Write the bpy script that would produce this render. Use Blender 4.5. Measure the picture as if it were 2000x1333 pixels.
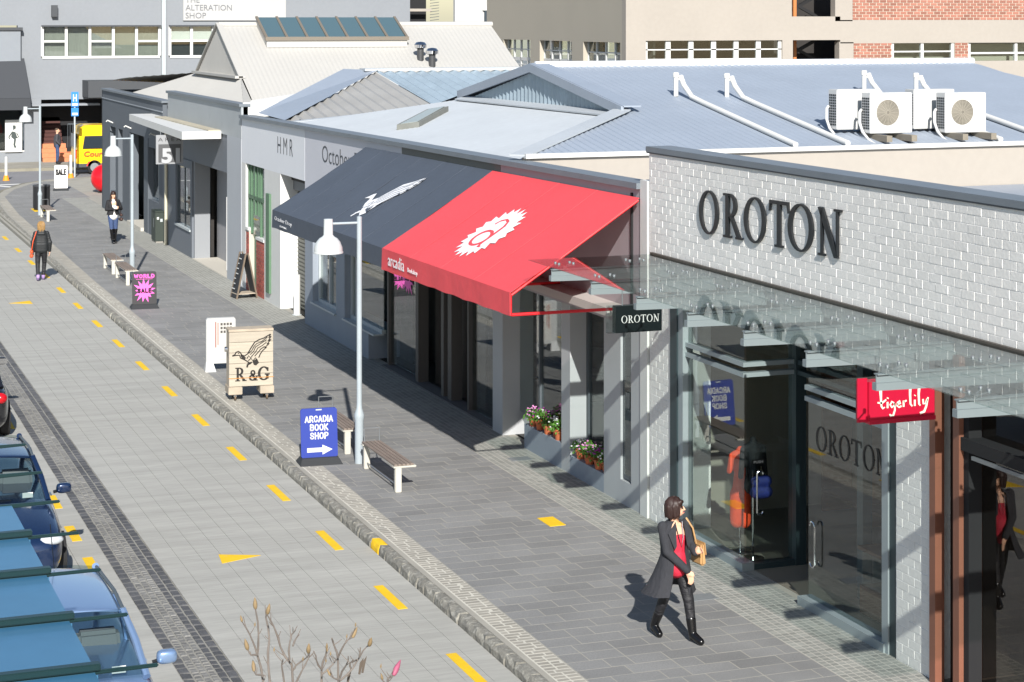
import bpy, bmesh, math, random
from mathutils import Vector, Matrix
random.seed(7)
for o in list(bpy.data.objects): bpy.data.objects.remove(o)
SC = bpy.context.scene; COL = SC.collection
R = math.radians
# ------------------------------------------------------------------ camera, sky, sun, exposure
FPX = 3930.0; CAMH = 7.45; VP = 1530.0; HOR = 35.0
cd = bpy.data.cameras.new('camera'); cam = bpy.data.objects.new('camera', cd); COL.objects.link(cam)
cam.location = (0, 0, CAMH); cam.rotation_euler = (R(90), 0, -math.atan(VP/FPX))
cd.sensor_width = 36; cd.lens = 36*FPX/2000; cd.shift_y = -(666.5-HOR)/2000
cd.clip_start = .1; cd.clip_end = 2000
SC.camera = cam
SUN_EL = R(31.0); SUN_AZ = R(14.5)          # shadows run towards +Y and a little +X
w = bpy.data.worlds.new('World'); SC.world = w; w.use_nodes = True
nt = w.node_tree; bg = nt.nodes['Background']
sky = nt.nodes.new('ShaderNodeTexSky'); sky.sky_type = 'NISHITA'; sky.sun_disc = False
sky.sun_elevation = SUN_EL; sky.sun_rotation = math.pi + SUN_AZ; sky.air_density = 1.0; sky.dust_density = .6
nt.links.new(sky.outputs[0], bg.inputs[0]); bg.inputs[1].default_value = .082
sl = bpy.data.lights.new('sun', 'SUN'); so = bpy.data.objects.new('sun', sl); COL.objects.link(so)
sl.energy = 5.0; sl.angle = R(.5); sl.color = (1, .965, .91)
tosun = Vector((-math.sin(SUN_AZ)*math.cos(SUN_EL), -math.cos(SUN_AZ)*math.cos(SUN_EL), math.sin(SUN_EL)))
so.rotation_euler = tosun.to_track_quat('Z', 'Y').to_euler(); so.location = (-20, -60, 50)
SC.view_settings.view_transform = 'Standard'; SC.view_settings.look = 'None'
SC.view_settings.exposure = .66; SC.view_settings.gamma = 1
SC.render.resolution_x = 1024; SC.render.resolution_y = 682
try:
    SC.cycles.max_bounces = 8; SC.cycles.transparent_max_bounces = 24; SC.cycles.glossy_bounces = 4
except Exception: pass
# ------------------------------------------------------------------ helpers
K = .0175; RZ = -math.atan(K)
def W(s, y, z=0): return Vector((s + K*(y-22), y, z))
def put(o, parent=None):
    COL.objects.link(o)
    if parent: o.parent = parent
    return o
BASE = {}
def thing(name, label, cat, s=0, y=0, z=0, rz=0, group=None, kind=None):
    o = bpy.data.objects.new(name, None); put(o); o.empty_display_size = .2
    o.location = W(s, y, z); o.rotation_euler = (0, 0, RZ+rz if rz is not None else 0)
    if label: o['label'] = label
    if cat: o['category'] = cat
    if group: o['group'] = group
    if kind: o['kind'] = kind
    BASE[o.name] = W(s, y, z)
    return o
def tag(o, label, cat, group=None):
    o['label'] = label; o['category'] = cat
    if group: o['group'] = group
    return o
def root_of(o):
    while o.parent: o = o.parent
    return o
class MB:
    """collects faces; street=True means coordinates are (across, along the street, up)"""
    def __init__(s): s.v = []; s.f = []; s.m = []
    def add(s, vs, fs, mi=0):
        n = len(s.v); s.v += [tuple(p) for p in vs]
        for f in fs: s.f.append([i+n for i in f]); s.m.append(mi)
        return s
    def box(s, x0, x1, y0, y1, z0, z1, mi=0):
        return s.add([(x0,y0,z0),(x1,y0,z0),(x1,y1,z0),(x0,y1,z0),(x0,y0,z1),(x1,y0,z1),(x1,y1,z1),(x0,y1,z1)],
                     [(0,3,2,1),(4,5,6,7),(0,1,5,4),(1,2,6,5),(2,3,7,6),(3,0,4,7)], mi)
    def hexa(s, b, t, mi=0):     # bottom 4 points, top 4 points
        return s.add(list(b)+list(t), [(0,3,2,1),(4,5,6,7),(0,1,5,4),(1,2,6,5),(2,3,7,6),(3,0,4,7)], mi)
    def prism(s, poly, fn, h, mi=0):   # poly in 2D, fn(u,v,w)->xyz, thickness 0..h
        n = len(poly)
        vs = [fn(u, v, 0) for u, v in poly]+[fn(u, v, h) for u, v in poly]
        s.add(vs, [tuple(range(n))[::-1], tuple(range(n, 2*n))]+[(i, (i+1) % n, n+(i+1) % n, n+i) for i in range(n)], mi)
        return s
    def tube(s, pts, r, n=8, caps=True, mi=0, sq=1.0):
        pts = [Vector(p) for p in pts]; rs = r if isinstance(r, (list, tuple)) else [r]*len(pts)
        N = len(s.v); up = None
        for i, p in enumerate(pts):
            a = pts[max(i-1, 0)]; b = pts[min(i+1, len(pts)-1)]; t = (b-a)
            t = t.normalized() if t.length > 1e-9 else Vector((0, 0, 1))
            if up is None: up = t.orthogonal().normalized()
            up = (up - t*up.dot(t)); up = up.normalized() if up.length > 1e-6 else t.orthogonal().normalized()
            q = t.cross(up)
            for k in range(n):
                an = 2*math.pi*k/n; s.v.append(tuple(p + up*math.cos(an)*rs[i] + q*math.sin(an)*rs[i]*sq))
        L = len(pts)
        for i in range(L-1):
            for k in range(n):
                s.f.append([N+i*n+k, N+i*n+(k+1) % n, N+(i+1)*n+(k+1) % n, N+(i+1)*n+k]); s.m.append(mi)
        if caps:
            s.f.append([N+k for k in range(n)][::-1]); s.m.append(mi)
            s.f.append([N+(L-1)*n+k for k in range(n)]); s.m.append(mi)
        return s
    def lathe(s, prof, n=20, c=(0, 0), mi=0, sx=1, sy=1, caps=True):
        N = len(s.v)
        for r, z in prof:
            for k in range(n):
                a = 2*math.pi*k/n; s.v.append((c[0]+r*math.cos(a)*sx, c[1]+r*math.sin(a)*sy, z))
        for i in range(len(prof)-1):
            for k in range(n):
                s.f.append([N+i*n+k, N+i*n+(k+1) % n, N+(i+1)*n+(k+1) % n, N+(i+1)*n+k]); s.m.append(mi)
        if caps:
            if prof[0][0] > 1e-4: s.f.append([N+k for k in range(n)][::-1]); s.m.append(mi)
            if prof[-1][0] > 1e-4: s.f.append([N+(len(prof)-1)*n+k for k in range(n)]); s.m.append(mi)
        return s
    def ball(s, c, rx, ry, rz, n=10, mi=0):
        pr = [(math.sin(math.pi*i/n), -math.cos(math.pi*i/n)) for i in range(n+1)]
        N = len(s.v); s.lathe([(max(a, 1e-5), b) for a, b in pr], n=max(8, n+2), mi=mi, caps=False)
        for i in range(N, len(s.v)):
            x, y, z = s.v[i]; s.v[i] = (c[0]+x*rx, c[1]+y*ry, c[2]+z*rz)
        return s
    def stroke(s, pts, wid, fn, h=.002, mi=0):
        """flat ribbon along a 2D polyline, mapped through fn"""
        ws = wid if isinstance(wid, (list, tuple)) else [wid]*len(pts)
        L = []; Rr = []
        for i, p in enumerate(pts):
            a = pts[max(i-1, 0)]; b = pts[min(i+1, len(pts)-1)]
            dx, dy = b[0]-a[0], b[1]-a[1]; l = math.hypot(dx, dy) or 1
            nx, ny = -dy/l*ws[i]/2, dx/l*ws[i]/2
            L.append((p[0]+nx, p[1]+ny)); Rr.append((p[0]-nx, p[1]-ny))
        for i in range(len(pts)-1): s.prism([L[i], Rr[i], Rr[i+1], L[i+1]], fn, h, mi)
        return s
    def build(s, name, mat, parent=None, street=True, smooth=False, bevel=0, recalc=True):
        me = bpy.data.meshes.new(name)
        off = BASE.get(root_of(parent).name, Vector((0, 0, 0))) if (parent and street) else Vector((0, 0, 0))
        if street:
            rt = root_of(parent) if parent else None
            inv = Matrix.Rotation(-(rt.rotation_euler.z if rt else 0), 3, 'Z')
            vs = [inv @ (W(*p)-off) for p in s.v]
        else: vs = s.v
        me.from_pydata(vs, [], s.f)
        mats = mat if isinstance(mat, (list, tuple)) else [mat]
        for m in mats: me.materials.append(m)
        if len(mats) > 1: me.polygons.foreach_set('material_index', s.m)
        if recalc or bevel:
            bm = bmesh.new(); bm.from_mesh(me)
            bmesh.ops.recalc_face_normals(bm, faces=bm.faces)
            if bevel:
                bmesh.ops.bevel(bm, geom=[e for e in bm.edges if e.calc_face_angle(0) > .5], offset=bevel, segments=2, affect='EDGES', clamp_overlap=True)
            bm.to_mesh(me); bm.free()
        if smooth:
            me.polygons.foreach_set('use_smooth', [True]*len(me.polygons))
            me.set_sharp_from_angle(angle=R(smooth if smooth > 1 else 40))
        me.update()
        return put(bpy.data.objects.new(name, me), parent)
def inst(name, me, parent, loc, scale=(1, 1, 1), rot=(0, 0, 0), mat=None):
    o = bpy.data.objects.new(name, me); o.location = loc; o.scale = scale; o.rotation_euler = rot
    return put(o, parent)
def copy_tree(o, parent=None):
    c = o.copy(); put(c, parent)
    for ch in list(o.children): copy_tree(ch, c)
    return c
def relocate(o, s, y, z=0, rz=0, label=None):
    o.location = W(s, y, z); o.rotation_euler.z = RZ+rz; BASE[o.name] = W(s, y, z)
    if label: o['label'] = label
    return o
def text(parent, name, body, fn, height, mat, width=None, bold=0, depth=.003, street=True, align=None):
    """lettering as thin raised mesh; fn(u,v,w) places it; u from 0..width, v 0..height"""
    cu = bpy.data.curves.new(name, 'FONT'); cu.body = body; cu.size = 1; cu.offset = bold; cu.extrude = .5
    cu.resolution_u = 3
    t = bpy.data.objects.new(name, cu); COL.objects.link(t)
    dg = bpy.context.evaluated_depsgraph_get(); me = bpy.data.meshes.new_from_object(t.evaluated_get(dg))
    bpy.data.objects.remove(t)
    vs = [v.co.copy() for v in me.vertices]; fs = [list(p.vertices) for p in me.polygons]
    bpy.data.meshes.remove(me)
    x0 = min(v.x for v in vs); x1 = max(v.x for v in vs); y0 = min(v.y for v in vs); y1 = max(v.y for v in vs)
    k = height/(y1-y0); wd = width if width else (x1-x0)*k
    m = MB(); m.add([fn((v.x-x0)/(x1-x0)*wd, (v.y-y0)*k, (v.z+.5)*depth) for v in vs], fs)
    return m.build(name, mat, parent, street=street)
def blob(name, parts, mat, parent, vox=.012, smooth=6, extra=None):
    """one continuous skin grown from tapered capsules (p0,r0,p1,r1) and ellipsoids (c,(rx,ry,rz))"""
    m = MB()
    for p in parts:
        if len(p) == 2: m.ball(p[0], *p[1], n=12)
        else:
            a, ra, b, rb = p; a = Vector(a); b = Vector(b); d = b-a; L = d.length
            if L < 1e-6: m.ball(a, ra, ra, ra); continue
            d.normalize(); pts = []; rs = []
            for i in range(5): t = math.pi/2*(1-i/4); pts.append(a-d*ra*math.sin(t)); rs.append(max(ra*math.cos(t), 1e-4))
            for i in range(1, 5): t = math.pi/2*i/4; pts.append(b+d*rb*math.sin(t)); rs.append(max(rb*math.cos(t), 1e-4))
            if pts[4] != a: pass
            pts.insert(5, b); rs.insert(5, rb)
            m.tube(pts, rs, n=14)
    if extra: extra(m)
    me = bpy.data.meshes.new(name); me.from_pydata(m.v, [], m.f)
    t = bpy.data.objects.new(name, me); COL.objects.link(t)
    r = t.modifiers.new('r', 'REMESH'); r.mode = 'VOXEL'; r.voxel_size = vox
    if smooth: sm = t.modifiers.new('s', 'SMOOTH'); sm.iterations = smooth; sm.factor = .5
    dg = bpy.context.evaluated_depsgraph_get(); out = bpy.data.meshes.new_from_object(t.evaluated_get(dg))
    bpy.data.objects.remove(t); bpy.data.meshes.remove(me)
    out.name = name; out.materials.clear(); out.materials.append(mat)
    out.polygons.foreach_set('use_smooth', [True]*len(out.polygons))
    return put(bpy.data.objects.new(name, out), parent)
# ------------------------------------------------------------------ materials
MATS = {}
def hexc(h):
    h = h.lstrip('#'); c = [int(h[i:i+2], 16)/255 for i in (0, 2, 4)]
    return tuple(((x/12.92) if x <= .04045 else ((x+.055)/1.055)**2.4) for x in c)
def M(name, col, rough=.6, metal=0., var=0., vs=3., var2=0., vs2=40., bump=0., bs=80., rand=0., stretch=(1, 1, 1), spec=.5, coat=0., stain=None, hue=0., bdist=.02):
    if name in MATS: return MATS[name]
    if isinstance(col, str): col = hexc(col)
    m = bpy.data.materials.new(name); m.use_nodes = True; n = m.node_tree.nodes; l = m.node_tree.links
    b = n['Principled BSDF']; b.inputs['Roughness'].default_value = rough; b.inputs['Metallic'].default_value = metal
    b.inputs['Specular IOR Level'].default_value = spec
    if coat: b.inputs['Coat Weight'].default_value = coat; b.inputs['Coat Roughness'].default_value = .05
    b.inputs['Base Color'].default_value = (*col, 1)
    geo = n.new('ShaderNodeNewGeometry'); mp = n.new('ShaderNodeMapping'); l.new(geo.outputs['Position'], mp.inputs[0]); mp.inputs['Scale'].default_value = stretch
    cur = None
    def mul(fac_out, lo, hi):
        nonlocal cur
        mr = n.new('ShaderNodeMapRange'); mr.inputs[1].default_value = .25; mr.inputs[2].default_value = .75
        mr.inputs[3].default_value = lo; mr.inputs[4].default_value = hi; l.new(fac_out, mr.inputs[0])
        vm = n.new('ShaderNodeVectorMath'); vm.operation = 'SCALE'
        if cur is None: vm.inputs[0].default_value = col
        else: l.new(cur, vm.inputs[0])
        l.new(mr.outputs[0], vm.inputs['Scale']); cur = vm.outputs[0]
    if var:
        t = n.new('ShaderNodeTexNoise'); t.inputs['Scale'].default_value = vs; t.inputs['Detail'].default_value = 5; l.new(mp.outputs[0], t.inputs['Vector']); mul(t.outputs[0], 1-var, 1+var)
    if var2:
        t = n.new('ShaderNodeTexNoise'); t.inputs['Scale'].default_value = vs2; t.inputs['Detail'].default_value = 6; l.new(mp.outputs[0], t.inputs['Vector']); mul(t.outputs[0], 1-var2, 1+var2)
    if rand:
        oi = n.new('ShaderNodeObjectInfo'); mr = n.new('ShaderNodeMapRange'); mr.inputs[3].default_value = 1-rand; mr.inputs[4].default_value = 1+rand
        l.new(oi.outputs['Random'], mr.inputs[0]); vm = n.new('ShaderNodeVectorMath'); vm.operation = 'SCALE'
        if cur is None: vm.inputs[0].default_value = col
        else: l.new(cur, vm.inputs[0])
        l.new(mr.outputs[0], vm.inputs['Scale']); cur = vm.outputs[0]
    if stain:
        sc_, thr, scol, amt = stain
        t = n.new('ShaderNodeTexNoise'); t.inputs['Scale'].default_value = sc_; t.inputs['Detail'].default_value = 8; t.inputs['Roughness'].default_value = .7; l.new(geo.outputs['Position'], t.inputs['Vector'])
        mr = n.new('ShaderNodeMapRange'); mr.inputs[1].default_value = thr; mr.inputs[2].default_value = thr+.12; mr.inputs[3].default_value = 0; mr.inputs[4].default_value = amt; l.new(t.outputs[0], mr.inputs[0])
        mx = n.new('ShaderNodeMix'); mx.data_type = 'RGBA'; l.new(mr.outputs[0], mx.inputs['Factor'])
        if cur is None: mx.inputs['A'].default_value = (*col, 1)
        else: l.new(cur, mx.inputs['A'])
        mx.inputs['B'].default_value = (*hexc(scol), 1); cur = mx.outputs['Result']
    if cur is not None: l.new(cur, b.inputs['Base Color'])
    if bump:
        t = n.new('ShaderNodeTexNoise'); t.inputs['Scale'].default_value = bs; t.inputs['Detail'].default_value = 4; l.new(mp.outputs[0], t.inputs['Vector'])
        bp = n.new('ShaderNodeBump'); bp.inputs['Strength'].default_value = bump; bp.inputs['Distance'].default_value = bdist
        l.new(t.outputs[0], bp.inputs['Height']); l.new(bp.outputs[0], b.inputs['Normal'])
    MATS[name] = m
    return m
def glassmat(name, tint=(.93, .96, .95), r0=.045, rough=.0, refl=(1, 1, 1)):
    m = bpy.data.materials.new(name); m.use_nodes = True; n = m.node_tree.nodes; l = m.node_tree.links
    n.remove(n['Principled BSDF']); out = n['Material Output']
    lw = n.new('ShaderNodeLayerWeight'); lw.inputs[0].default_value = .5
    p = n.new('ShaderNodeMath'); p.operation = 'POWER'; p.inputs[1].default_value = 5; l.new(lw.outputs['Facing'], p.inputs[0])
    ma = n.new('ShaderNodeMath'); ma.operation = 'MULTIPLY_ADD'; ma.inputs[1].default_value = 1-r0; ma.inputs[2].default_value = r0; l.new(p.outputs[0], ma.inputs[0])
    tr = n.new('ShaderNodeBsdfTransparent'); tr.inputs[0].default_value = (*tint, 1)
    gl = n.new('ShaderNodeBsdfGlossy'); gl.inputs['Roughness'].default_value = rough; gl.inputs[0].default_value = (*refl, 1)
    mx = n.new('ShaderNodeMixShader'); l.new(ma.outputs[0], mx.inputs[0]); l.new(tr.outputs[0], mx.inputs[1]); l.new(gl.outputs[0], mx.inputs[2])
    l.new(mx.outputs[0], out.inputs[0]); MATS[name] = m
    return m
ROAD = M('road concrete', '#9d9c96', .85, var=.11, vs=.3, var2=.10, vs2=2.2, stretch=(1, 9, 1), bump=.25, bs=14, stain=(.9, .62, '#8d8a7f', .35))
ROADF = M('far asphalt', '#77777a', .9, var=.12, vs=.4, var2=.1, vs2=8, bump=.2)
JOINT = M('joint dark', '#716f69', .95)
GROUT = M('grout pale', '#949188', .95, var=.1, vs=2)
TILE = M('basalt paver', '#7b7b7a', .8, var=.14, vs=.9, var2=.14, vs2=45, rand=.10, bump=.12, bs=150, stain=(1.3, .62, '#8b887e', .45))
MOSAIC = M('small pale sett', '#83847f', .8, var=.12, vs=2, rand=.16, bump=.15, bs=120, stain=(2.2, .58, '#a7a69a', .5))
PAVER = M('kerbside brick paver', '#918d84', .85, var=.12, vs=3, rand=.13, bump=.2, bs=120)
KERB = M('bluestone kerb', '#74726b', .9, var=.18, vs=6, var2=.22, vs2=30, rand=.10, bump=.45, bs=25, stain=(7, .5, '#a3a198', .7))
SETT = M('dark basalt sett', '#4f4f50', .7, var=.2, vs=8, var2=.2, vs2=50, rand=.18, bump=.4, bs=50)
YEL = M('yellow road paint', '#dcb312', .75, var=.08, vs=6, var2=.12, vs2=60, stain=(9, .6, '#a5a39b', .55))
WHT = M('white paint', '#c9c9c6', .55, var=.03, vs=4)
WLINE = M('white road paint', '#cfcfca', .8, var=.08, vs=5)
BRK = M('painted white brick', '#d8d6d2', .75, var=.05, vs=1.3, var2=.05, vs2=25, rand=.02, bump=.4, bs=22, bdist=.008, stain=(1.6, .62, '#b9b7b2', .35))
MORT = M('sunlit painted mortar', '#e2e0dd', .8, var=.05, vs=5, bump=.5, bs=40)  # lighter than the bricks: raking sun on the joints is put into the colour
COPE = M('slate blue coping', '#6a7178', .5, var=.08, vs=2)
GLS = glassmat('shop glass', (.86, .9, .89), .06)
GLC = glassmat('canopy glass', (.88, .92, .91), .04, refl=(.66, .69, .69))
GLB = glassmat('brown shop glass', (.72, .68, .64), .07)
GLCAR = glassmat('car glass', (.62, .7, .7), .05)
STEEL = M('galvanised steel', '#84888b', .45, .5, var=.06, vs=3)
CHROME = M('chrome', '#d8d8d8', .12, 1.)
WSTEEL = M('pale grey steel', '#a9b0b2', .45, var=.04, vs=3)
DGREY = M('dark grey steel', '#4b5257', .5, var=.05, vs=3)
BLACK = M('black gloss paint', '#141516', .35)
MATTE = M('matte black', '#17171a', .8)
# ------------------------------------------------------------------ ground, road, footpath
def struct(o): o['kind'] = 'structure'; return o
ZR = -.12
g = struct(MB().box(-250, 300, -150, 350, -.6, -.30).build('ground', ROADF))
road = struct(MB().box(-3.2, 8.62, 4, 84, -.32, ZR-.03).build('road', JOINT, recalc=False))
tl_ = [-3.2+i*.297*1.3 for i in range(0, 40)]
def slab(m, s0, s1, y0, y1): m.box(s0, s1, y0, y1, ZR-.05, ZR)
n_ = 0
e = [5.47+i*.2975 for i in range(11)]
for i in range(10):
    m = MB(); y = 6.0; 
    slab(m, e[i]+.0022, e[i+1]-.0022, 5, 84); m.build('road_slab', ROAD, road)
e = [4.82-i*.42 for i in range(13)]
for i in range(12): m = MB(); slab(m, e[i+1]+.003, e[i]-.003, 5, 84); m.build('road_slab', ROAD, road)
for i, y in enumerate([18.95, 22.02, 25.07, 28.12, 31.22, 34.3, 37.4, 40.52, 43.7, 46.9, 50.1, 53.4, 56.65, 60, 63.35, 66.9, 70.7, 74.3]):
    MB().box(7.935, 8.065, y-.56, y+.56, ZR, ZR+.005).build('lane_dash', YEL, road)
for y in (16.8, 20.2, 28.0, 29.85, 31.9, 38.3):
    MB().box(4.5, 4.64, y-.45, y+.45, ZR, ZR+.005).build('bay_dash', YEL, road)
idn = lambda z: (lambda u, v, w: (u, v, z+w))
MB().prism([(6.33, 27.93), (6.28, 27.46), (6.88, 27.68)], idn(ZR), .005).build('yellow_arrow', YEL, road)
MB().prism([(6.35, 54.52), (6.93, 54.81), (6.93, 54.19)], idn(ZR), .005).build('yellow_arrow', YEL, road)
# --- setts of the drain channel
def bevbox(seed, jit=.0, ch=.06):
    """unit piece: 1x1x1 block (centre of the top at the origin) with chamfered, slightly uneven top"""
    r = random.Random(seed); b = [(-.5, -.5), (.5, -.5), (.5, .5), (-.5, .5)]
    v = [(x, y, -1) for x, y in b]+[(x, y, -.25) for x, y in b]+[(x*(1-ch*2)+r.uniform(-jit, jit), y*(1-ch*2)+r.uniform(-jit, jit), r.uniform(-jit, jit)) for x, y in b]
    f = [(4, 5, 9, 8), (5, 6, 10, 9), (6, 7, 11, 10), (7, 4, 8, 11), (8, 9, 10, 11), (0, 1, 5, 4), (1, 2, 6, 5), (2, 3, 7, 6), (3, 0, 4, 7)]
    return v, f
def unit(name, mat, n=4, jit=.03, ch=.05):
    out = []
    for i in range(n):
        v, f = bevbox(i*13+5, jit, ch); me = bpy.data.meshes.new(name); me.from_pydata(v, [], f); me.materials.append(mat); me.update(); out.append((me, v, f))
    return out
def lay(pieces, units, name, parent, mat, limit, rest_name):
    """pieces: (cx,cy,cz,sx,sy,sz); the first `limit` become objects, the rest one joined mesh"""
    rest = MB()
    for i, (cx, cy, cz, sx, sy, sz) in enumerate(pieces):
        me, v, f = units[random.randrange(len(units))]
        if i < limit: inst(name, me, parent, W(cx, cy, cz), (sx, sy, sz), (0, 0, RZ))
        else: rest.add([(cx+a*sx, cy+b*sy, cz+c*sz) for a, b, c in v], f)
    if rest.v:
        o = rest.build(rest_name, mat, parent, recalc=False); o['kind'] = 'stuff'
def cell(name, col, rough, var, scale, rand=.0):
    """like M but with a per-cell tone for joined pieces"""
    m = M(name, col, rough, var=var, vs=1.1, var2=.12, vs2=60, bump=.15, bs=120)
    n = m.node_tree.nodes; l = m.node_tree.links; b = n['Principled BSDF']
    src = b.inputs['Base Color'].links[0].from_socket
    geo = [x for x in n if x.type == 'NEW_GEOMETRY'][0]
    mr = n.new('ShaderNodeMapRange'); mr.inputs[3].default_value = 1-rand; mr.inputs[4].default_value = 1+rand
    l.new(geo.outputs['Random Per Island'], mr.inputs[0])
    vm = n.new('ShaderNodeVectorMath'); vm.operation = 'SCALE'; l.new(src, vm.inputs[0]); l.new(mr.outputs[0], vm.inputs['Scale']); l.new(vm.outputs[0], b.inputs['Base Color'])
    return m
TILE2 = cell('basalt paver far', '#7b7b7a', .8, .14, 1, .09)
MOS2 = cell('pale sett far', '#83847f', .8, .12, 1, .15)
PAV2 = cell('brick paver far', '#918d84', .85, .12, 1, .12)
SETTM = M('mid grey basalt sett', '#6f6e6b', .75, var=.2, vs=8, var2=.2, vs2=50, rand=.18, bump=.4, bs=50)
SETTM2 = cell('mid grey sett far', '#6f6e6b', .75, .2, 1, .18)
SETT2 = cell('basalt sett far', '#4f4f50', .7, .2, 1, .18)
KERB2 = cell('bluestone far', '#7d796c', .9, .25, 1, .15)
chan = struct(MB().box(4.82, 5.47, 5, 84, -.33, ZR-.016).build('drain_channel', M('dark channel grout', '#85837c', .95), recalc=False))
P = []
y = 20.0
cols = [(4.825, 4.965, .21), (4.967, 5.06, .1), (5.062, 5.15, .11), (5.152, 5.24, .1), (5.243, 5.345, .16), (5.347, 5.47, .2)]
for a, b, pit in cols:
    y = 20+random.random()*.1
    while y < 62:
        l = pit*random.uniform(.8, 1.2); P.append(((a+b)/2, y+l/2, ZR-.008+random.uniform(-.004, .004), b-a-.012, l-.012, .05)); y += l
P.sort(key=lambda p: p[1])
lay([p for p in P if p[0] < 4.966 or p[0] > 5.243], unit('sett', SETT, 5, .04, .08), 'sett', chan, SETT2, 140, 'setts')
lay([p for p in P if 4.966 <= p[0] <= 5.243], unit('sett', SETTM, 5, .06, .1), 'sett', chan, SETTM2, 155, 'setts')
# --- kerb
def kerb_line(y):     # face of the kerb across the street; swings right at the corner
    pts = [(0, 8.44), (57, 8.46), (70, 8.62), (77.7, 8.70), (85.7, 9.02), (89, 9.75), (92.3, 11.0), (94, 12.3), (95.0, 14.5)]
    for (a, b), (c, d) in zip(pts, pts[1:]):
        if a <= y <= c: return b+(d-b)*(y-a)/(c-a)
    return pts[-1][1]
kerb = struct(MB().box(8.5, 8.6, 5, 84, -.35, -.06).build('kerb', GROUT, recalc=False))
def kerb_units():
    out = []
    for i in range(8):
        r = random.Random(i+40); j = lambda a: r.uniform(-a, a)
        xs = [-.5, .5]; v = []
        for t in (-.5, 0, .5):
            sh = .06*(abs(t) > .4)
            v += [(-.5+j(.07), t*(.97), -1), (-.48+j(.1), t*.97, -.25+j(.1)), (-.3+j(.1), t*(.94), -.02+j(.06)), (.2+j(.1), t*.95, 0+j(.04)), (.5, t*.97, -.05+j(.03)), (.5, t*.97, -1)]
        f = []
        for a in range(2):
            for k in range(5): f.append((a*6+k, a*6+k+1, a*6+6+k+1, a*6+6+k))
        f += [(0, 1, 2, 3, 4, 5)[::-1], (12, 13, 14, 15, 16, 17)]
        me = bpy.data.meshes.new('kerb_stone'); me.from_pydata(v, [], f); me.materials.append(KERB); me.update(); out.append(me)
    return out
KU = kerb_units(); KY = unit('kerb_stone', YEL, 1, .04, .08)
y = 13.0
while y < 84:
    l = random.uniform(.28, .46); s0 = kerb_line(y+l/2); s1 = kerb_line(y+l)
    yellow = 27.15 < y+l/2 < 27.6
    if 27.0 < y+l/2 < 27.8 and not yellow: l = max(.1, 27.16-y) if y < 27.16 else l
    o = inst('kerb_stone', KU[random.randrange(8)], kerb, W(s0+.085, y+l/2, .004), (.17, l-.014, .22), (0, 0, RZ-math.atan((s1-s0)/(l/2))))
    if yellow:
        o.data = o.data.copy(); o.data.materials.clear(); o.data.materials.append(YEL); o['label'] = 'kerb stone painted yellow'
    y += l
def arcpts(): return [(kerb_line(y), y) for y in [84+i*.5 for i in range(23)]]
# --- footpath
path = struct(MB().prism([(8.61, 6), (12.9, 6), (12.9, 80), (14.6, 80), (14.6, 95)]+[(kerb_line(y)+.14, y) for y in (95, 94, 93, 92.3, 91, 90, 89, 88, 87, 85.7, 84, 80, 77.7, 74, 70, 63, 57)], idn(-.3), .3).build('footpath', GROUT))
A = arcpts(); m = MB()
for (s0, y0), (s1, y1) in zip(A, A[1:]):
    a = math.atan2(s1-s0, y1-y0); nx, ny = math.cos(a), -math.sin(a)
    m.hexa([(s0, y0, -.2), (s0+.18*nx, y0+.18*ny, -.2), (s1+.18*nx, y1+.18*ny, -.2), (s1, y1, -.2)], [(s0+.02, y0, 0), (s0+.18*nx, y0+.18*ny, .004), (s1+.18*nx, y1+.18*ny, .004), (s1+.02, y1, 0)])
m.build('corner_kerb', KERB2, kerb)
# mortar line and brick edging
MB().box(8.6, 8.675, 6, 84, -.05, .002).build('mortar_bed', GROUT, path)
P = []; y = 13.0
while y < 84:
    d = kerb_line(y)-8.44; k = random.random()
    if k < .35: spl = [8.68, 8.84, 9.0]
    elif k < .7: spl = [8.68, 8.78, 9.0]
    else: spl = [8.68, 8.9, 9.0]
    for a, b in zip(spl, spl[1:]): P.append((d+(a+b)/2, y+.05, .0014+random.uniform(-.0004, .001), b-a-.012, .1-.016, .05))
    y += .103
MB().box(8.676, 9.0, 6, 57, -.02, .0004).build('paver_bed', M('pale paver grout', '#b9b6ab', .95, var=.1, vs=3), path)
P = [p for p in P if p[1] > 20.5]+[p for p in P if p[1] <= 20.5]
lay(P, unit('paver_brick', PAVER, 4, .02, .04), 'paver_brick', path, PAV2, 295, 'paver_bricks')
# basalt paving
P = []; y = 13.0; rowi = 0
while y < 93:
    d = kerb_line(y+.15)-8.44; sa = 9.005+d; sb = 11.745 if y < 84 else 12.9
    if sa > sb-.3: break
    s = sa-random.choice([0, .15, .3, .1, .4]) ; h = .3
    while s < sb-.02:
        l = random.choice([.3, .45, .6, .6, .45]); a = max(s, sa); b = min(s+l, sb)
        if sb-b < .12: b = sb
        if b-a < .12 and s < sa: s = sa-.001*0; b = min(sa+l, sb); a = sa
        if sb-b < .12: b = sb
        P.append(((a+b)/2, y+h/2, .0007+random.uniform(-.0003, .0004), b-a-.011, h-.013, .04))
        s = b
    y += h; rowi += 1
P = [p for p in P if p[1] > 20.6]+[p for p in P if p[1] <= 20.6]
yel = [p for p in P if 27.2 < p[1] < 27.8 and 11.05 < p[0] < 11.45]
lay(P, unit('paving_slab', TILE, 4, .0015, .004), 'paving_slab', path, TILE2, 298, 'paving_slabs')
MB().box(11.11, 11.36, 27.24, 27.76, .001, .0075).build('yellow_square', YEL, path)
MB().box(9.95, 10.5, 78.6, 79.9, .003, .008).build('yellow_square', YEL, path)
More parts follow.
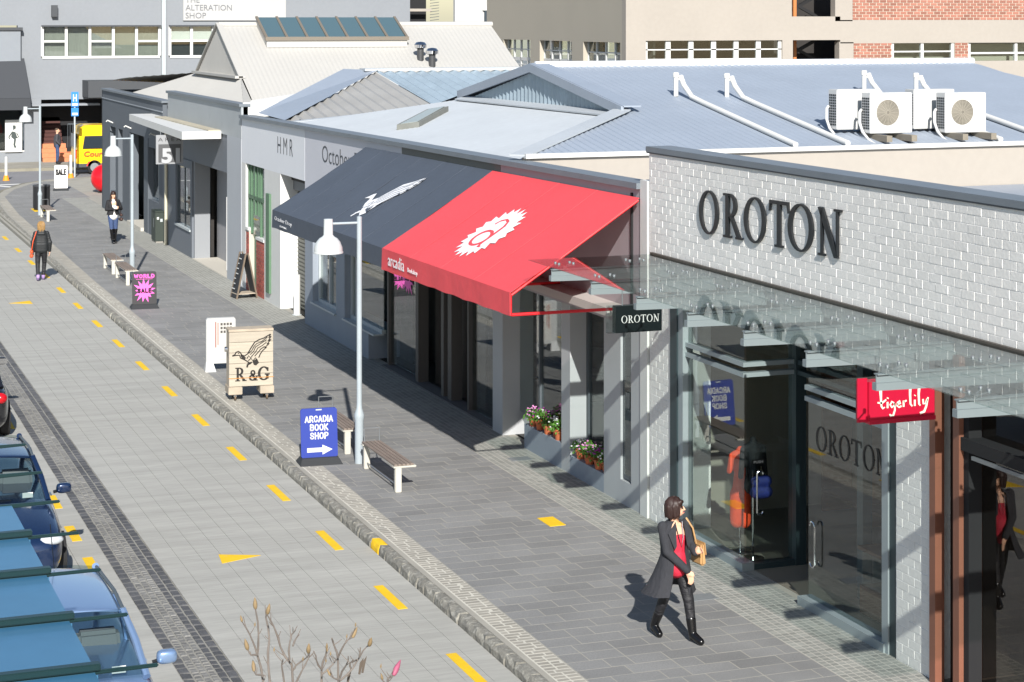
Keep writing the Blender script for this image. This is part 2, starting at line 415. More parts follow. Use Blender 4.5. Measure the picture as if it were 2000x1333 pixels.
# small pale setts along the shopfronts
P = []; y = 13.0
while y < 84:
    s = 11.755
    while s < 12.655: P.append((s+.0485, y+.0485, .0014+random.uniform(-.0003, .0005), .087, .087, .03)); s += .1
    y += .1
MB().box(11.75, 12.66, 6, 84, -.02, .0006).build('sett_bed', M('pale sett grout', '#a19f97', .95, var=.12, vs=2), path)
P = [p for p in P if p[1] > 19.2 and p[1] < 23]+[p for p in P if not (p[1] > 19.2 and p[1] < 23)]
lay(P, unit('small_sett', MOSAIC, 4, .008, .02), 'small_sett', path, MOS2, 295, 'small_setts')
for (s, y) in ((11.45, 23.1), (12.1, 31.5)):
    m = MB()
    for k in range(7): m.box(s, s+.36, y+k*.035, y+k*.035+.018, 0, .0085)
    m.box(s-.015, s+.375, y-.015, y-.004, 0, .01); m.build('drain_grate', STEEL, path)
# cross street at the far end
far = struct(MB().box(-40, 70, 84.2, 101.3, -.29, -.125).build('cross_street', ROADF, recalc=False))
fp = struct(MB().box(-40, 70, 101.3, 108, -.29, .01).build('far_pavement', M('worn far pavement', '#8b877d', .9, var=.15, vs=.8), recalc=False))
MB().box(-40, 70, 101.12, 101.34, -.28, .02).build('kerb_line', KERB2, fp)
for a, b, wd in (((9.2, 94.2), (12.9, 88.2), .13), ((8.8, 93.1), (15, 94.2), .13), ((2, 92.5), (8.8, 93.1), .13)):
    dx, dy = b[0]-a[0], b[1]-a[1]; l = math.hypot(dx, dy); nx, ny = -dy/l*wd, dx/l*wd
    MB().prism([(a[0]-nx, a[1]-ny), (b[0]-nx, b[1]-ny), (b[0]+nx, b[1]+ny), (a[0]+nx, a[1]+ny)], idn(-.125), .006).build('white_line', WLINE, far)
# ------------------------------------------------------------------ lettering helpers
def ring(cx, cy, ro, yo, ri, yi, a0=0, a1=360, n=28):
    q = []
    for i in range(n):
        t0 = R(a0+(a1-a0)*i/n); t1 = R(a0+(a1-a0)*(i+1)/n)
        q.append([(cx+ro*math.cos(t0), cy+yo*math.sin(t0)), (cx+ro*math.cos(t1), cy+yo*math.sin(t1)), (cx+ri*math.cos(t1), cy+yi*math.sin(t1)), (cx+ri*math.cos(t0), cy+yi*math.sin(t0))])
    return q
def rc(x0, x1, y0, y1): return [(x0, y0), (x1, y0), (x1, y1), (x0, y1)]
SERIF = {
 'O': (.86, ring(.43, .5, .43, .51, .30, .465)),
 'R': (.80, [rc(.13, .26, .045, .955), rc(.03, .36, 0, .05), rc(.03, .34, .95, 1)]+ring(.30, .735, .30, .265, .17, .215, -90, 90, 12)+[rc(.255, .31, .945, 1), rc(.255, .31, .47, .52)]+[[(.30, .49), (.43, .49), (.76, .045), (.61, .045)], rc(.56, .84, 0, .05)]),
 'T': (.80, [rc(.335, .465, .045, .93), rc(.24, .56, 0, .05), rc(.02, .78, .925, 1), [(.02, .93), (.07, .93), (.03, .76), (0, .76)], [(.73, .93), (.78, .93), (.80, .76), (.77, .76)]]),
 'N': (.90, [rc(.14, .20, .045, .94), rc(.04, .30, 0, .05), rc(.70, .76, .05, .95), rc(.62, .88, .95, 1), [(.04, 1), (.22, 1), (.77, 0), (.63, 0)]]),
 'G': (.82, ring(.43, .5, .43, .51, .28, .44, 38, 322, 24)+[rc(.62, .77, .1, .42), rc(.52, .86, .40, .47), rc(.68, .76, .68, .93)]),
 '&': (.80, ring(.36, .74, .22, .26, .12, .18)+ring(.33, .27, .33, .28, .20, .19, 60, 330, 20)+[[(.18, .64), (.33, .70), (.74, .02), (.58, .02)], rc(.5, .82, 0, .055), [(.60, .14), (.66, .10), (.80, .40), (.73, .42)], rc(.62, .86, .40, .455)])}
def serif(parent, word, fn, h, depth, mat, starts=None, gap=.12, wscale=1.0, name='letter', street=True, split=True, bold=0):
    u = 0; tot = MB()
    for i, ch in enumerate(word):
        if ch == ' ': u += .35*h; continue
        wd, polys = SERIF[ch]
        if starts: u, ws = starts[i]; k = ws/wd
        else: k = h*wscale
        m = MB()
        for p in polys:
            for dv in ((0, 0), (bold, 0), (bold, bold*.6), (0, bold*.6))[:4 if bold else 1]: m.prism(p, lambda a, b, c, u=u, k=k, dv=dv: fn(u+a*k+dv[0], b*h+dv[1], c*(1+.3*(dv[0] > 0)+.15*(dv[1] > 0))), depth)
        if split: m.build(name, mat, parent, street=street)
        else: tot.v, tot.f, tot.m = tot.v, tot.f, tot.m; tot.add(m.v, m.f)
        u += wd*k+gap*h
    if not split: tot.build(name, mat, parent, street=street)
    return u
BLOCK = {'A': [[(0, 0), (.3, 1), (.6, 0)], [(.12, .3), (.48, .3)]], 'B': [[(0, 0), (0, 1), (.35, 1), (.52, .87), (.52, .65), (.35, .53), (0, .53)], [(.35, .53), (.58, .4), (.58, .14), (.38, 0), (0, 0)]],
 'C': [[(.56, .72), (.5, .93), (.3, 1), (.08, .9), (0, .65), (0, .35), (.08, .1), (.3, 0), (.5, .07), (.56, .28)]], 'D': [[(0, 0), (0, 1), (.3, 1), (.52, .85), (.58, .5), (.52, .15), (.3, 0), (0, 0)]], 'E': [[(.5, 1), (0, 1), (0, 0), (.5, 0)], [(0, .52), (.42, .52)]],
 'H': [[(0, 0), (0, 1)], [(.56, 0), (.56, 1)], [(0, .52), (.56, .52)]], 'I': [[(0, 0), (0, 1)]], 'K': [[(0, 0), (0, 1)], [(.55, 1), (0, .42)], [(.16, .58), (.58, 0)]], 'L': [[(0, 1), (0, 0), (.46, 0)]],
 'O': [[(.3, 1), (.08, .9), (0, .65), (0, .35), (.08, .1), (.3, 0), (.52, .1), (.6, .35), (.6, .65), (.52, .9), (.3, 1)]], 'P': [[(0, 0), (0, 1), (.36, 1), (.55, .87), (.55, .6), (.36, .46), (0, .46)]], 'R': [[(0, 0), (0, 1), (.36, 1), (.55, .87), (.55, .62), (.36, .48), (0, .48)], [(.28, .48), (.57, 0)]],
 'S': [[(.54, .78), (.44, .95), (.26, 1), (.06, .92), (.02, .74), (.12, .58), (.44, .44), (.56, .28), (.5, .08), (.28, 0), (.08, .06), (0, .24)]], 'W': [[(0, 1), (.2, 0), (.4, .9), (.6, 0), (.8, 1)]]}
def block(parent, name, word, fn, h, mat, width, wt=.2, depth=.01, street=True):
    x = 0; segs = []
    for ch in word:
        g_ = BLOCK[ch]; wd = max(p[0] for l_ in g_ for p in l_)
        for l_ in g_: segs.append([(x+a, b) for a, b in l_])
        x += wd+wt+.14
    tot = x-.14-wt; m = MB(); kx = (width-wt*h)/tot; hh = h*(1-wt)
    for l_ in segs:
        q_ = [(wt*h/2+a*kx, wt*h/2+b*hh) for a, b in l_]
        if len(q_) == 2 or q_[0] != q_[-1]:      # square ends
            for i0, i1 in ((0, 1), (-1, -2)):
                dx, dy = q_[i0][0]-q_[i1][0], q_[i0][1]-q_[i1][1]; L = math.hypot(dx, dy); q_[i0] = (q_[i0][0]+dx/L*wt*h*.3, q_[i0][1]+dy/L*wt*h*.3)
        for a, b in zip(q_, q_[1:]):
            dx, dy = b[0]-a[0], b[1]-a[1]; L = math.hypot(dx, dy); e = wt*h*.22; ux, uy = dx/L, dy/L
            m.stroke([(a[0]-ux*e, a[1]-uy*e), (b[0]+ux*e, b[1]+uy*e)], wt*h, fn, depth)
    return m.build(name, mat, parent, street=street)
def face(s0, y0, z0): return lambda u, v, w: (s0-w, y0-u, z0+v)        # on a wall along the street, seen from the street
def front(s0, y0, z0): return lambda u, v, w: (s0+u, y0-w, z0+v)       # on a board across the footpath, facing the camera
# ------------------------------------------------------------------ roofs
def corr(name, poly, dirv, pitch, amp, mat, parent, shape='sin', th=.004):
    """corrugated sheet over a convex planar polygon (street coords); ribs run along dirv"""
    P3 = [Vector(p) for p in poly]; n = (P3[1]-P3[0]).cross(P3[2]-P3[0]).normalized()
    if n.z < 0: n = -n
    d = Vector(dirv); d = (d-n*d.dot(n)).normalized(); u = d.cross(n).normalized()
    o = P3[0]; Q = [((p-o).dot(u), (p-o).dot(d)) for p in P3]
    u0 = min(q[0] for q in Q); u1 = max(q[0] for q in Q); m = MB(); N = max(4, int((u1-u0)/pitch*4)); prev = None
    for i in range(N+1):
        x = u0+(u1-u0)*i/N; x = min(max(x, u0+1e-4), u1-1e-4); ys = []
        for (a, b), (c, e) in zip(Q, Q[1:]+Q[:1]):
            if abs(a-c) > 1e-9 and min(a, c) <= x <= max(a, c): ys.append(b+(e-b)*(x-a)/(c-a))
        if len(ys) < 2: continue
        if shape == 'sin': hgt = amp*math.sin(2*math.pi*i/4)
        else: hgt = amp*(1 if i % 4 in (0, 1) else 0)*(2 if i % 4 == 0 else .0)
        k = len(m.v)
        for yy in (min(ys), max(ys)): m.v.append(tuple(o+u*x+d*yy+n*hgt))
        if prev is not None: m.f.append([prev, k, k+1, prev+1]); m.m.append(0)
        prev = k
    ob = m.build(name, mat, parent, recalc=False)
    return ob
RBLUE = M('blue grey roofing', '#8e97a3', .45, var=.05, vs=.8, var2=.03, vs2=9, spec=.4)
RPALE = M('pale grey roofing', '#abb0b4', .5, var=.05, vs=.6, var2=.04, vs2=6)
RGALV = M('weathered galvanised roofing', '#94a3ad', .45, .1, var=.12, vs=1.5, var2=.06, vs2=10)
RDUST = M('dusty galvanised roofing', '#949390', .55, var=.1, vs=1)
RCREAM = M('cream roofing', '#aaa8a3', .55, var=.03, vs=.6, var2=.02, vs2=8)
BEIGE = M('beige render', '#9d968d', .85, var=.03, vs=.7, var2=.03, vs2=6)
FASC = M('pale grey painted fascia', '#d2d4d8', .6, var=.02, vs=1)
FASC2 = M('lilac grey painted fascia', '#bdbec5', .6, var=.02, vs=1)
FOLIVE = M('olive grey fascia', '#5c5e5b', .6, var=.04, vs=2)
FMAUVE = M('mauve grey fascia', '#a0979c', .65, var=.05, vs=2)
WGREY = M('bluish grey wall paint', '#868e98', .7, var=.04, vs=1.5, var2=.03, vs2=20)
WPIL = M('cool grey pillar paint', '#a6a8aa', .7, var=.03, vs=2)
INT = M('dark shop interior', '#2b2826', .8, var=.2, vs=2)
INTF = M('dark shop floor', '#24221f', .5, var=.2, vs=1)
WOOD = M('brown timber', '#6b4630', .6, var=.2, vs=6, stretch=(1, 1, 8))
# ------------------------------------------------------------------ white brick shop with glass front
b = thing('brick_shop', 'white painted brick shop with black letters and recessed glass entrance', 'building', 12.66, 22)
MB().box(12.6655, 13.0, 12.5, 27.14, 3.74, 5.45).build('parapet_wall', MORT, b)
MB().box(12.64, 13.06, 12.4, 27.22, 5.45, 5.535).build('coping', COPE, b, bevel=.006)
MB().box(12.644, 12.67, 12.4, 27.2, 5.435, 5.451).build('coping_drip', M('dark drip', '#3a3d42', .6), b)
bu = unit('brick', BRK, 5, .014, .014)
# bricks stand upright on the wall: turn the unit pieces so that their top faces the street
BU = []
for me, v, f in bu:
    v2 = [(-c, a, b2) for a, b2, c in v]; me2 = bpy.data.meshes.new('brick'); me2.from_pydata(v2, [], [t[::-1] for t in f]); me2.materials.append(BRK); me2.update(); BU.append((me2, v2, [t[::-1] for t in f]))
BRK2 = cell('painted white brick far', '#d8d6d2', .75, .05, 1, .025)
def brickwork(y0, y1, z0, z1, s=12.662, course=.1035, length=.262):
    out = []; z = z0; r = 0
    while z < z1-.02:
        h = min(course, z1-z); y = y0-(length/2 if r % 2 else 0)
        while y < y1-.01:
            a = max(y, y0); c = min(y+length, y1)
            if c-a > .03: out.append((s+random.uniform(-.0022, .0015), (a+c)/2, z+h/2, .03, c-a-.009, h-.009))
            y += length
        z += course; r += 1
    return out
bl = brickwork(12.5, 27.13, 3.75, 5.44)+brickwork(19.36, 20.15, .01, 3.74, 12.665)+brickwork(26.36, 27.1, .01, 3.74, 12.665)
key = lambda p: 0 if (p[2] > 3.9 and 16.6 < p[1] < 20.6) else 1 if (19.3 < p[1] < 20.2 and p[2] > .0) else 2
bl.sort(key=key); inv = Matrix.Rotation(-RZ, 3, 'Z'); rest = MB()
for i, (cx, cy, cz, sx, sy, sz) in enumerate(bl):
    me, v, f = BU[random.randrange(5)]
    if i < 296: inst('brick', me, b, inv @ (W(cx, cy, cz)-BASE[b.name]), (sx, sy, sz))
    else: rest.add([(cx+p*sx, cy+q*sy, cz+t*sz) for p, q, t in v], f)
o = rest.build('bricks', BRK2, b, recalc=False); o['kind'] = 'stuff'
for (y0, y1, s1) in ((19.35, 20.16, 13.2), (26.35, 27.12, 13.3)):
    MB().box(12.6685, s1, y0, y1, -.05, 3.74).build('brick_pier', MORT, b)
LET = M('black sign letters', '#16191c', .4)
serif(b, 'OROTON', lambda u, v, w: (12.655-w, 25.36-u, 4.44+v+u*.017), .60, .03, LET, starts=[(0, .60), (.74, .56), (1.38, .62), (2.10, .54), (2.62, .66), (3.38, .62)])
# shopfront frames
FR = M('pale grey aluminium frame', '#9aa3a6', .45, .3, var=.03)
FD = M('dark green grey aluminium frame', '#38464a', .45, .3)
def fr(nm, mt, *bx): MB().box(*bx).build(nm, mt, b)
fr('steel_column', FD, 12.64, 12.9, 26.12, 26.35, 0, 3.75)
fr('frame_post', FR, 12.66, 12.80, 25.96, 26.12, 0, 3.75)
fr('frame_post', FR, 12.66, 12.76, 20.33, 20.47, 0, 3.75); fr('frame_post', FD, 12.68, 12.9, 20.16, 20.33, 0, 3.75)
for (z0, z1, mt) in ((2.60, 2.66, FR), (2.74, 2.80, FR), (3.66, 3.74, FD)):
    fr('transom', mt, 12.70, 12.80, 24.13, 25.96, z0, z1); fr('transom', mt, 12.70, 12.80, 20.47, 22.42, z0, z1)
    fr('transom', mt, 12.80, 13.6, 24.13, 24.23, z0, z1); fr('transom', FD, 13.5, 13.6, 22.3, 24.2, z0, z1)
fr('sill', FR, 12.66, 12.84, 24.08, 25.97, 0, .11); fr('sill', FR, 12.64, 12.84, 20.4, 22.5, 0, .11); fr('sill', FD, 12.84, 13.6, 24.1, 24.26, 0, .08)
fr('frame_post', FD, 13.48, 13.64, 24.08, 24.3, 0, 3.75); fr('frame_post', FD, 13.48, 13.62, 22.3, 22.45, 0, 3.75)
def pane(p, *bx, mt=GLS): return MB().box(*bx).build('glass_pane', mt, p)
pane(b, 12.745, 12.749, 24.19, 25.94, .11, 2.6); pane(b, 12.745, 12.749, 24.19, 25.94, 2.8, 3.66)
pane(b, 12.745, 12.749, 20.49, 22.40, .11, 2.6); pane(b, 12.745, 12.749, 20.49, 22.40, 2.8, 3.66)
pane(b, 12.77, 13.47, 24.175, 24.179, 2.8, 3.66); pane(b, 13.55, 13.562, 22.46, 24.06, 2.8, 3.66)
dr = MB().box(12.77, 13.47, 24.175, 24.179, .09, 2.6).build('door', GLS, b)
def handle(p, s, y, z0, z1, ax):
    pts = [(0, z0), (-.06, z0+.03), (-.06, z1-.03), (0, z1)]
    m = MB(); 
    pts2 = [(s+(t if ax == 'x' else 0), y+(t if ax == 'y' else 0), z) for t, z in pts]
    m.tube(pts2, .013, n=8).build('door_handle', CHROME, p, smooth=True)
def loop(p, s, y, z0, z1, wd, ax):
    pts = []
    for i in range(25):
        a = 2*math.pi*i/24; u = wd*math.cos(a); zz = (z1 if math.sin(a) >= 0 else z0)+wd*math.sin(a)
        pts.append((s+(u if ax == 's' else 0), y+(u if ax == 'y' else 0), zz))
    MB().tube(pts, .013, n=8, caps=False).build('door_handle', CHROME, p, smooth=True)
loop(dr, 12.95, 24.12, .78, 1.28, .045, 's'); loop(b, 12.69, 22.2, .6, 1.05, .06, 'y')
text(dr, 'push_label', 'PUSH', front(12.88, 24.17, 1.42), .035, WHT, width=.14)
MB().box(12.86, 13.04, 24.171, 24.174, 1.405, 1.47).build('push_plate', BLACK, dr)
serif(b, 'OROTON', face(12.743, 22.2, 2.02), .31, .004, M('black vinyl letters', '#0d0e0f', .5), gap=.1, wscale=1.0, name='window_letter')
# interior
INTL = M('greige shop interior', '#9c9387', .8, var=.1, vs=1)
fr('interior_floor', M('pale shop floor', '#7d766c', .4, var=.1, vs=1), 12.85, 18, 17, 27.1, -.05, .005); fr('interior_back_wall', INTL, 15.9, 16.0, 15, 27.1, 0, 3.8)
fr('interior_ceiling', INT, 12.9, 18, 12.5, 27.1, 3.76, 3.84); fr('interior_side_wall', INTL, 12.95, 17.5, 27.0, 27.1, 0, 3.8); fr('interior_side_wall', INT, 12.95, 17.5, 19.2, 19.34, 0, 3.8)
MB().box(12.9, 40, 12.5, 33.0, 4.15, 4.2).build('flat_roof', RBLUE, b)
t = thing('display_cabinet', 'low glass display cabinet on timber plinth inside the shop window', 'cabinet', 13.5, 21.4)
MB().box(13.2, 13.8, 20.9, 21.9, 0, .35).build('plinth', WOOD, t); MB().box(13.22, 13.78, 20.92, 21.88, .35, .8).build('case', GLS, t); MB().box(13.18, 13.82, 20.88, 21.92, .8, .84).build('top', WOOD, t)
t = thing('timber_shelf', 'timber shelving seen behind the glass entrance', 'shelf', 15.5, 25.4)
for k in range(4): MB().box(15.3, 15.8, 24.4, 26.6, .3+k*.65, .34+k*.65).build('shelf_board', WOOD, t)
for y in (24.4, 25.5, 26.6): MB().box(15.3, 15.8, y-.03, y+.03, 0, 2.6).build('upright', WOOD, t)
for s_, y_, lb in ((15.2, 20.3, 'far'), (15.0, 23.2, 'near')):
    t = thing('display_table', '%s pale display table with folded goods inside the glass shop' % ('right hand' if lb == 'far' else 'left hand'), 'table', s_, y_)
    MB().box(s_-.45, s_+.45, y_-.4, y_+.4, .72, .77).build('top', WSTEEL, t)
    for dx in (-.4, .4):
        for dy in (-.35, .35): MB().box(s_+dx-.03, s_+dx+.03, y_+dy-.03, y_+dy+.03, 0, .72).build('leg', WSTEEL, t)
    for k in range(4): MB().box(s_-.36+k*.2, s_-.22+k*.2, y_-.2, y_+.15, .772, .80+.03*(k % 3)).build('folded_item', (WHT, WOOD, DGREY, FASC)[k], t)
def mannequin(name, label, s, y, parts, mat, stand=True):
    t = thing(name, label, 'mannequin', s, y)
    blob('garment', parts, mat, t, .02, 5)
    m = MB().tube([(0, 0, 0), (0, 0, .9)], .015); m.lathe([(.16, 0), (.16, .015), (.02, .03)], 16); m.build('stand', CHROME, t, street=False)
    return t
mannequin('dress_mannequin', 'mannequin in a long orange dress behind the shop glass', 13.12, 25.05,
    [((0, 0, 1.42), .05, (0, 0, 1.36), .08), ((-.09, 0, 1.36), .05, (.09, 0, 1.36), .05), ((0, 0, 1.3), .11, (0, 0, 1.08), .085), ((0, 0, 1.05), .09, (0, 0, .8), .12), ((-.04, 0, .8), .11, (-.05, 0, .42), .10), ((.05, 0, .8), .11, (.07, .02, .40), .10), ((-.13, 0, 1.34), .045, (-.17, 0, 1.12), .04), ((.13, 0, 1.34), .045, (.17, 0, 1.12), .04)], M('orange cloth', '#f0502a', .7, var=.1, vs=12))
mannequin('jacket_mannequin', 'mannequin in black top and blue skirt beside the glass door', 13.1, 24.62,
    [((0, 0, 1.64), .05, (0, 0, 1.56), .07), ((-.1, 0, 1.54), .055, (.1, 0, 1.54), .055), ((0, 0, 1.48), .12, (0, 0, 1.12), .10), ((0, 0, 1.12), .11, (0, 0, 1.0), .13), ((-.15, 0, 1.52), .045, (-.19, 0, 1.14), .04), ((.15, 0, 1.52), .045, (.19, 0, 1.14), .04)], M('black cloth', '#131317', .8))
t = thing('display_bag', 'blue patterned bag hanging beside the black mannequin', 'bag', 13.14, 24.45, .85)
blob('pouch', [((-.08, 0, .1), .09, (.08, 0, .1), .09), ((-.08, 0, .25), .08, (.08, 0, .25), .08)], M('blue cloth', '#1a2466', .7, var=.5, vs=40), t, .02)
# ------------------------------------------------------------------ brown-framed shop at the right edge
t = thing('brown_framed_shop', 'shopfront with brown steel frame and dark glass at right edge', 'building', 12.66, 17)
BRN = M('brown painted steel', '#7d5140', .5, var=.06, vs=3); BRD = M('dark brown steel', '#2c1d18', .5)
for nm, mt, *bx in (('frame_post', BRN, 12.60, 12.72, 19.22, 19.34, 0, 3.74), ('recess_panel', BRD, 12.80, 12.9, 18.86, 19.22, 0, 3.74), ('frame_post', BRN, 12.60, 12.9, 18.74, 18.86, 0, 3.74), ('frame_post', MATTE, 12.66, 12.83, 18.64, 18.74, 0, 3.3), ('header', MATTE, 12.62, 12.85, 12.5, 18.74, 2.72, 2.86), ('rail', STEEL, 12.6, 12.64, 12.5, 18.5, 2.66, 2.70), ('fascia', MATTE, 12.68, 12.85, 12.5, 18.74, 3.3, 3.74), ('sill', BRD, 12.62, 12.85, 12.5, 18.6, 0, .08)):
    MB().box(*bx).build(nm, mt, t)
pane(t, 12.835, 12.839, 12.5, 18.74, .08, 2.72, mt=GLB); pane(t, 12.835, 12.839, 12.5, 18.74, 2.86, 3.3, mt=GLB)
MB().box(12.9, 16, 12.5, 19.15, -.03, .006).build('interior_floor', INTF, t); MB().box(15.5, 15.6, 12.5, 19.15, 0, 3.7).build('interior_back_wall', INT, t)
# ------------------------------------------------------------------ glass canopy
c = thing('glass_canopy', 'long glass canopy on steel brackets over the footpath', 'canopy', 11.6, 20)
BKT = M('grey bracket paint', '#868c8f', .5)
YB = [26.4, 24.93, 23.42, 21.9, 20.4, 18.93, 17.48, 16.02, 14.6]
edges = [26.96]+[(a+b_)/2 for a, b_ in zip(YB, YB[1:])]+[13.3]
for a, b_ in zip(edges, edges[1:]): MB().box(10.66, 12.6, b_+.0015, a-.0015, 3.95, 3.96).build('glass_panel', GLC, c)
MB().box(12.6, 12.645, 13.3, 26.97, 3.93, 3.985).build('wall_flashing', M('dark flashing', '#4a453e', .6), c)
for y in YB:
    m = MB(); m.box(10.80, 12.66, y-.04, y+.04, 3.868, 3.88)
    m.hexa([(10.80, y-.008, 3.73), (12.66, y-.008, 3.70), (12.66, y+.008, 3.70), (10.80, y+.008, 3.73)], [(10.80, y-.008, 3.868), (12.66, y-.008, 3.868), (12.66, y+.008, 3.868), (10.80, y+.008, 3.868)])
    br = m.build('bracket_arm', BKT, c)
    MB().hexa([(10.78, y-.045, 3.715), (12.66, y-.045, 3.685), (12.66, y+.04, 3.685), (10.78, y+.04, 3.715)], [(10.78, y-.045, 3.79), (12.66, y-.045, 3.77), (12.66, y+.04, 3.77), (10.78, y+.04, 3.79)]).build('bottom_flange', BKT, br)
    for s in (11.0, 12.1):
        m = MB(); m.box(s-.02, s+.02, y-.02, y+.02, 3.88, 3.915)
        for dx, dy in ((-.11, -.07), (.11, -.07), (-.11, .07), (.11, .07)):
            m.tube([(s, y, 3.9), (s+dx, y+dy, 3.94)], .008, n=6); m.lathe([(.02, 3.935), (.02, 3.972), (.014, 3.976)], 8, (s+dx, y+dy))
        m.build('spider_fitting', STEEL, br, smooth=True)
# hanging signs
t = thing('hanging_sign', 'small black box sign with white serif letters under glass canopy', 'sign', 11.05, 24.6, 3.2)
MB().box(10.98, 11.66, 24.5, 24.62, 3.24, 3.60).build('board', M('black sign face', '#10181a', .35), t, bevel=.004)
MB().box(10.88, 10.98, 24.51, 24.61, 3.24, 3.60).build('glass_edge', GLC, t); serif(t, 'OROTON', front(11.06, 24.497, 3.37), .10, .004, WHT, gap=.10, wscale=1.0)
for s in (11.1, 11.5): MB().tube([(s, 24.56, 3.6), (s, 24.56, 3.88)], .008).build('hanger', STEEL, t)
t = thing('hanging_sign', 'red box sign with white script lettering under glass canopy', 'sign', 11.6, 18.8, 3.0)
RED = M('crimson sign enamel', '#c01236', .4)
MB().box(11.42, 12.24, 18.66, 18.84, 3.10, 3.55).build('board', RED, t, bevel=.004)
MB().box(11.30, 11.42, 18.70, 18.72, 3.12, 3.59).build('side_flange', RED, t); MB().box(11.36, 11.42, 18.72, 18.84, 3.13, 3.54).build('side_box', M('dark crimson', '#6d0a20', .5), t)
MB().box(11.42, 12.24, 18.64, 18.66, 3.10, 3.145).build('lower_lip', RED, t)
TG = [([(.0, .33), (.05, .32), (.10, .36)], [.02, .03, .02]), ([(.035, .48), (.04, .36), (.045, .28), (.06, .25), (.085, .265)], [.045, .03, .028, .025, .015]),
      ([(.115, .33), (.115, .25)], [.028, .028]), ([(.115, .37), (.12, .385)], [.03, .03]),
      ([(.19, .31), (.165, .33), (.145, .29), (.165, .255), (.19, .28), (.195, .31), (.2, .22), (.18, .15), (.15, .15), (.14, .17)], [.02, .024, .026, .024, .02, .02, .026, .03, .03, .02]),
      ([(.225, .29), (.265, .30), (.255, .33), (.23, .31), (.225, .27), (.25, .25), (.275, .265)], .024),
      ([(.30, .33), (.30, .25)], .028), ([(.30, .31), (.335, .33)], .022),
      ([(.38, .60), (.375, .40), (.38, .28), (.40, .25)], [.05, .034, .028, .02]), ([(.43, .33), (.43, .25)], .028), ([(.43, .38), (.435, .39)], .03),
      ([(.485, .55), (.475, .40), (.48, .27), (.495, .25)], [.05, .034, .028, .02]),
      ([(.525, .33), (.53, .27), (.555, .27), (.575, .33)], .026), ([(.585, .35), (.565, .24), (.54, .17), (.49, .15)], [.022, .03, .034, .03])]
m = MB()
for pts, wd in TG: m.stroke([(u*1.08, (v-.13)*.84) for u, v in pts], (wd*.8 if isinstance(wd, float) else [x*.8 for x in wd]), front(11.52, 18.657, 3.16), .004)
m.build('script_lettering', M('cream sign paint', '#f1ead6', .6), t)
for s in (11.6, 12.1): MB().tube([(s, 18.75, 3.55), (s, 18.75, 3.88)], .01).build('hanger', STEEL, t)
# ------------------------------------------------------------------ row of shops with the fabric awnings
a = thing('terrace_shops', 'low grey row of shops with signboard fascia behind the fabric awnings', 'building', 12.66, 40)
zt = lambda y: 4.97-.0077*(y-27.4)
def ab(nm, mt, *bx, bevel=0): return MB().box(*bx).build(nm, mt, a, bevel=bevel)
def fascia(mt, y0, y1, z0, s0=12.66):
    MB().hexa([(s0, y0, z0), (12.9, y0, z0), (12.9, y1, z0), (s0, y1, z0)], [(s0, y0, zt(y0)-.09), (12.9, y0, zt(y0)-.09), (12.9, y1, zt(y1)-.09), (s0, y1, zt(y1)-.09)]).build('fascia_panel', mt, a)
fascia(FASC, 47.62, 54.6, 3.46); fascia(FASC2, 39.6, 47.6, 2.55); fascia(FOLIVE, 33.62, 39.58, 2.6); fascia(FMAUVE, 27.43, 33.6, 2.75)
ab('fascia_trim', MATTE, 12.63, 12.66, 27.72, 27.76, 3.0, 4.8)
MB().hexa([(12.58, 27.42, zt(27.4)-.09), (12.98, 27.42, zt(27.4)-.09), (12.98, 54.62, zt(54.6)-.09), (12.58, 54.62, zt(54.6)-.09)], [(12.58, 27.42, zt(27.4)), (12.98, 27.42, zt(27.4)), (12.98, 54.62, zt(54.6)), (12.58, 54.62, zt(54.6))]).build('parapet_cap', COPE, a)
ab('corner_post', WHT, 12.64, 13.3, 27.16, 27.42, 0, 5.02)
text(a, 'fascia_lettering', 'H M R', face(12.655, 50.4, 3.98), .42, M('dark sign ink', '#3d4147', .6), width=1.6, bold=-.012)
text(a, 'fascia_lettering', 'October Drop', face(12.655, 45.95, 3.92), .52, M('dark sign ink', '#3d4147', .6), width=4.3, bold=-.012)
# ground floor, from right to left
ab('wall_pier', WPIL, 12.66, 13.2, 27.44, 27.8, 0, 2.75); ab('window_frame', DGREY, 12.70, 12.78, 27.8, 28.2, .38, 2.75)
pane(a, 12.695, 12.70, 27.85, 28.15, .45, 2.7); ab('wall_pier', WPIL, 12.66, 12.92, 27.8, 28.2, 0, .36)
ab('wall_pier', WPIL, 12.66, 13.05, 28.2, 28.86, 0, 2.75); ab('wall_pier', WPIL, 12.66, 13.05, 30.28, 30.66, 0, 2.75)
ab('planter_ledge', WGREY, 12.66, 13.0, 28.86, 30.28, 0, .30); ab('planter_ledge', WGREY, 12.66, 13.0, 30.66, 32.4, 0, .42)
for y0, y1, z0 in ((28.88, 30.26, .3), (30.68, 33.48, .42)):
    pane(a, 12.985, 12.995, y0, y1, z0, 2.75)
ab('window_frame', DGREY, 12.95, 13.02, 30.2, 30.28, .3, 2.75); ab('window_frame', DGREY, 12.95, 13.02, 32.4, 32.46, 0, 2.75)
ab('pillar', WPIL, 12.66, 13.25, 33.5, 34.02, 0, 2.75)
ab('ledge', M('pale ledge paint', '#b3aeaa', .7), 12.30, 12.66, 27.9, 33.1, 2.92, 3.05)
DK = M('dark bronze joinery', '#4a4745', .6)
for y0, y1, mt in ((36.72, 36.95, DK), (37.2, 37.36, DK), (38.84, 39.02, DK), (35.7, 35.78, DK)): ab('door_post', mt, 12.78, 13.0, y0, y1, 0, 2.6)
pane(a, 12.86, 12.87, 34.02, 35.7, .05, 2.6); pane(a, 12.86, 12.87, 39.02, 41.0, .1, 2.6); ab('door_panel', M('dark bookshop door', '#2b211a', .6), 13.15, 13.2, 35.78, 38.84, 0, 2.6)
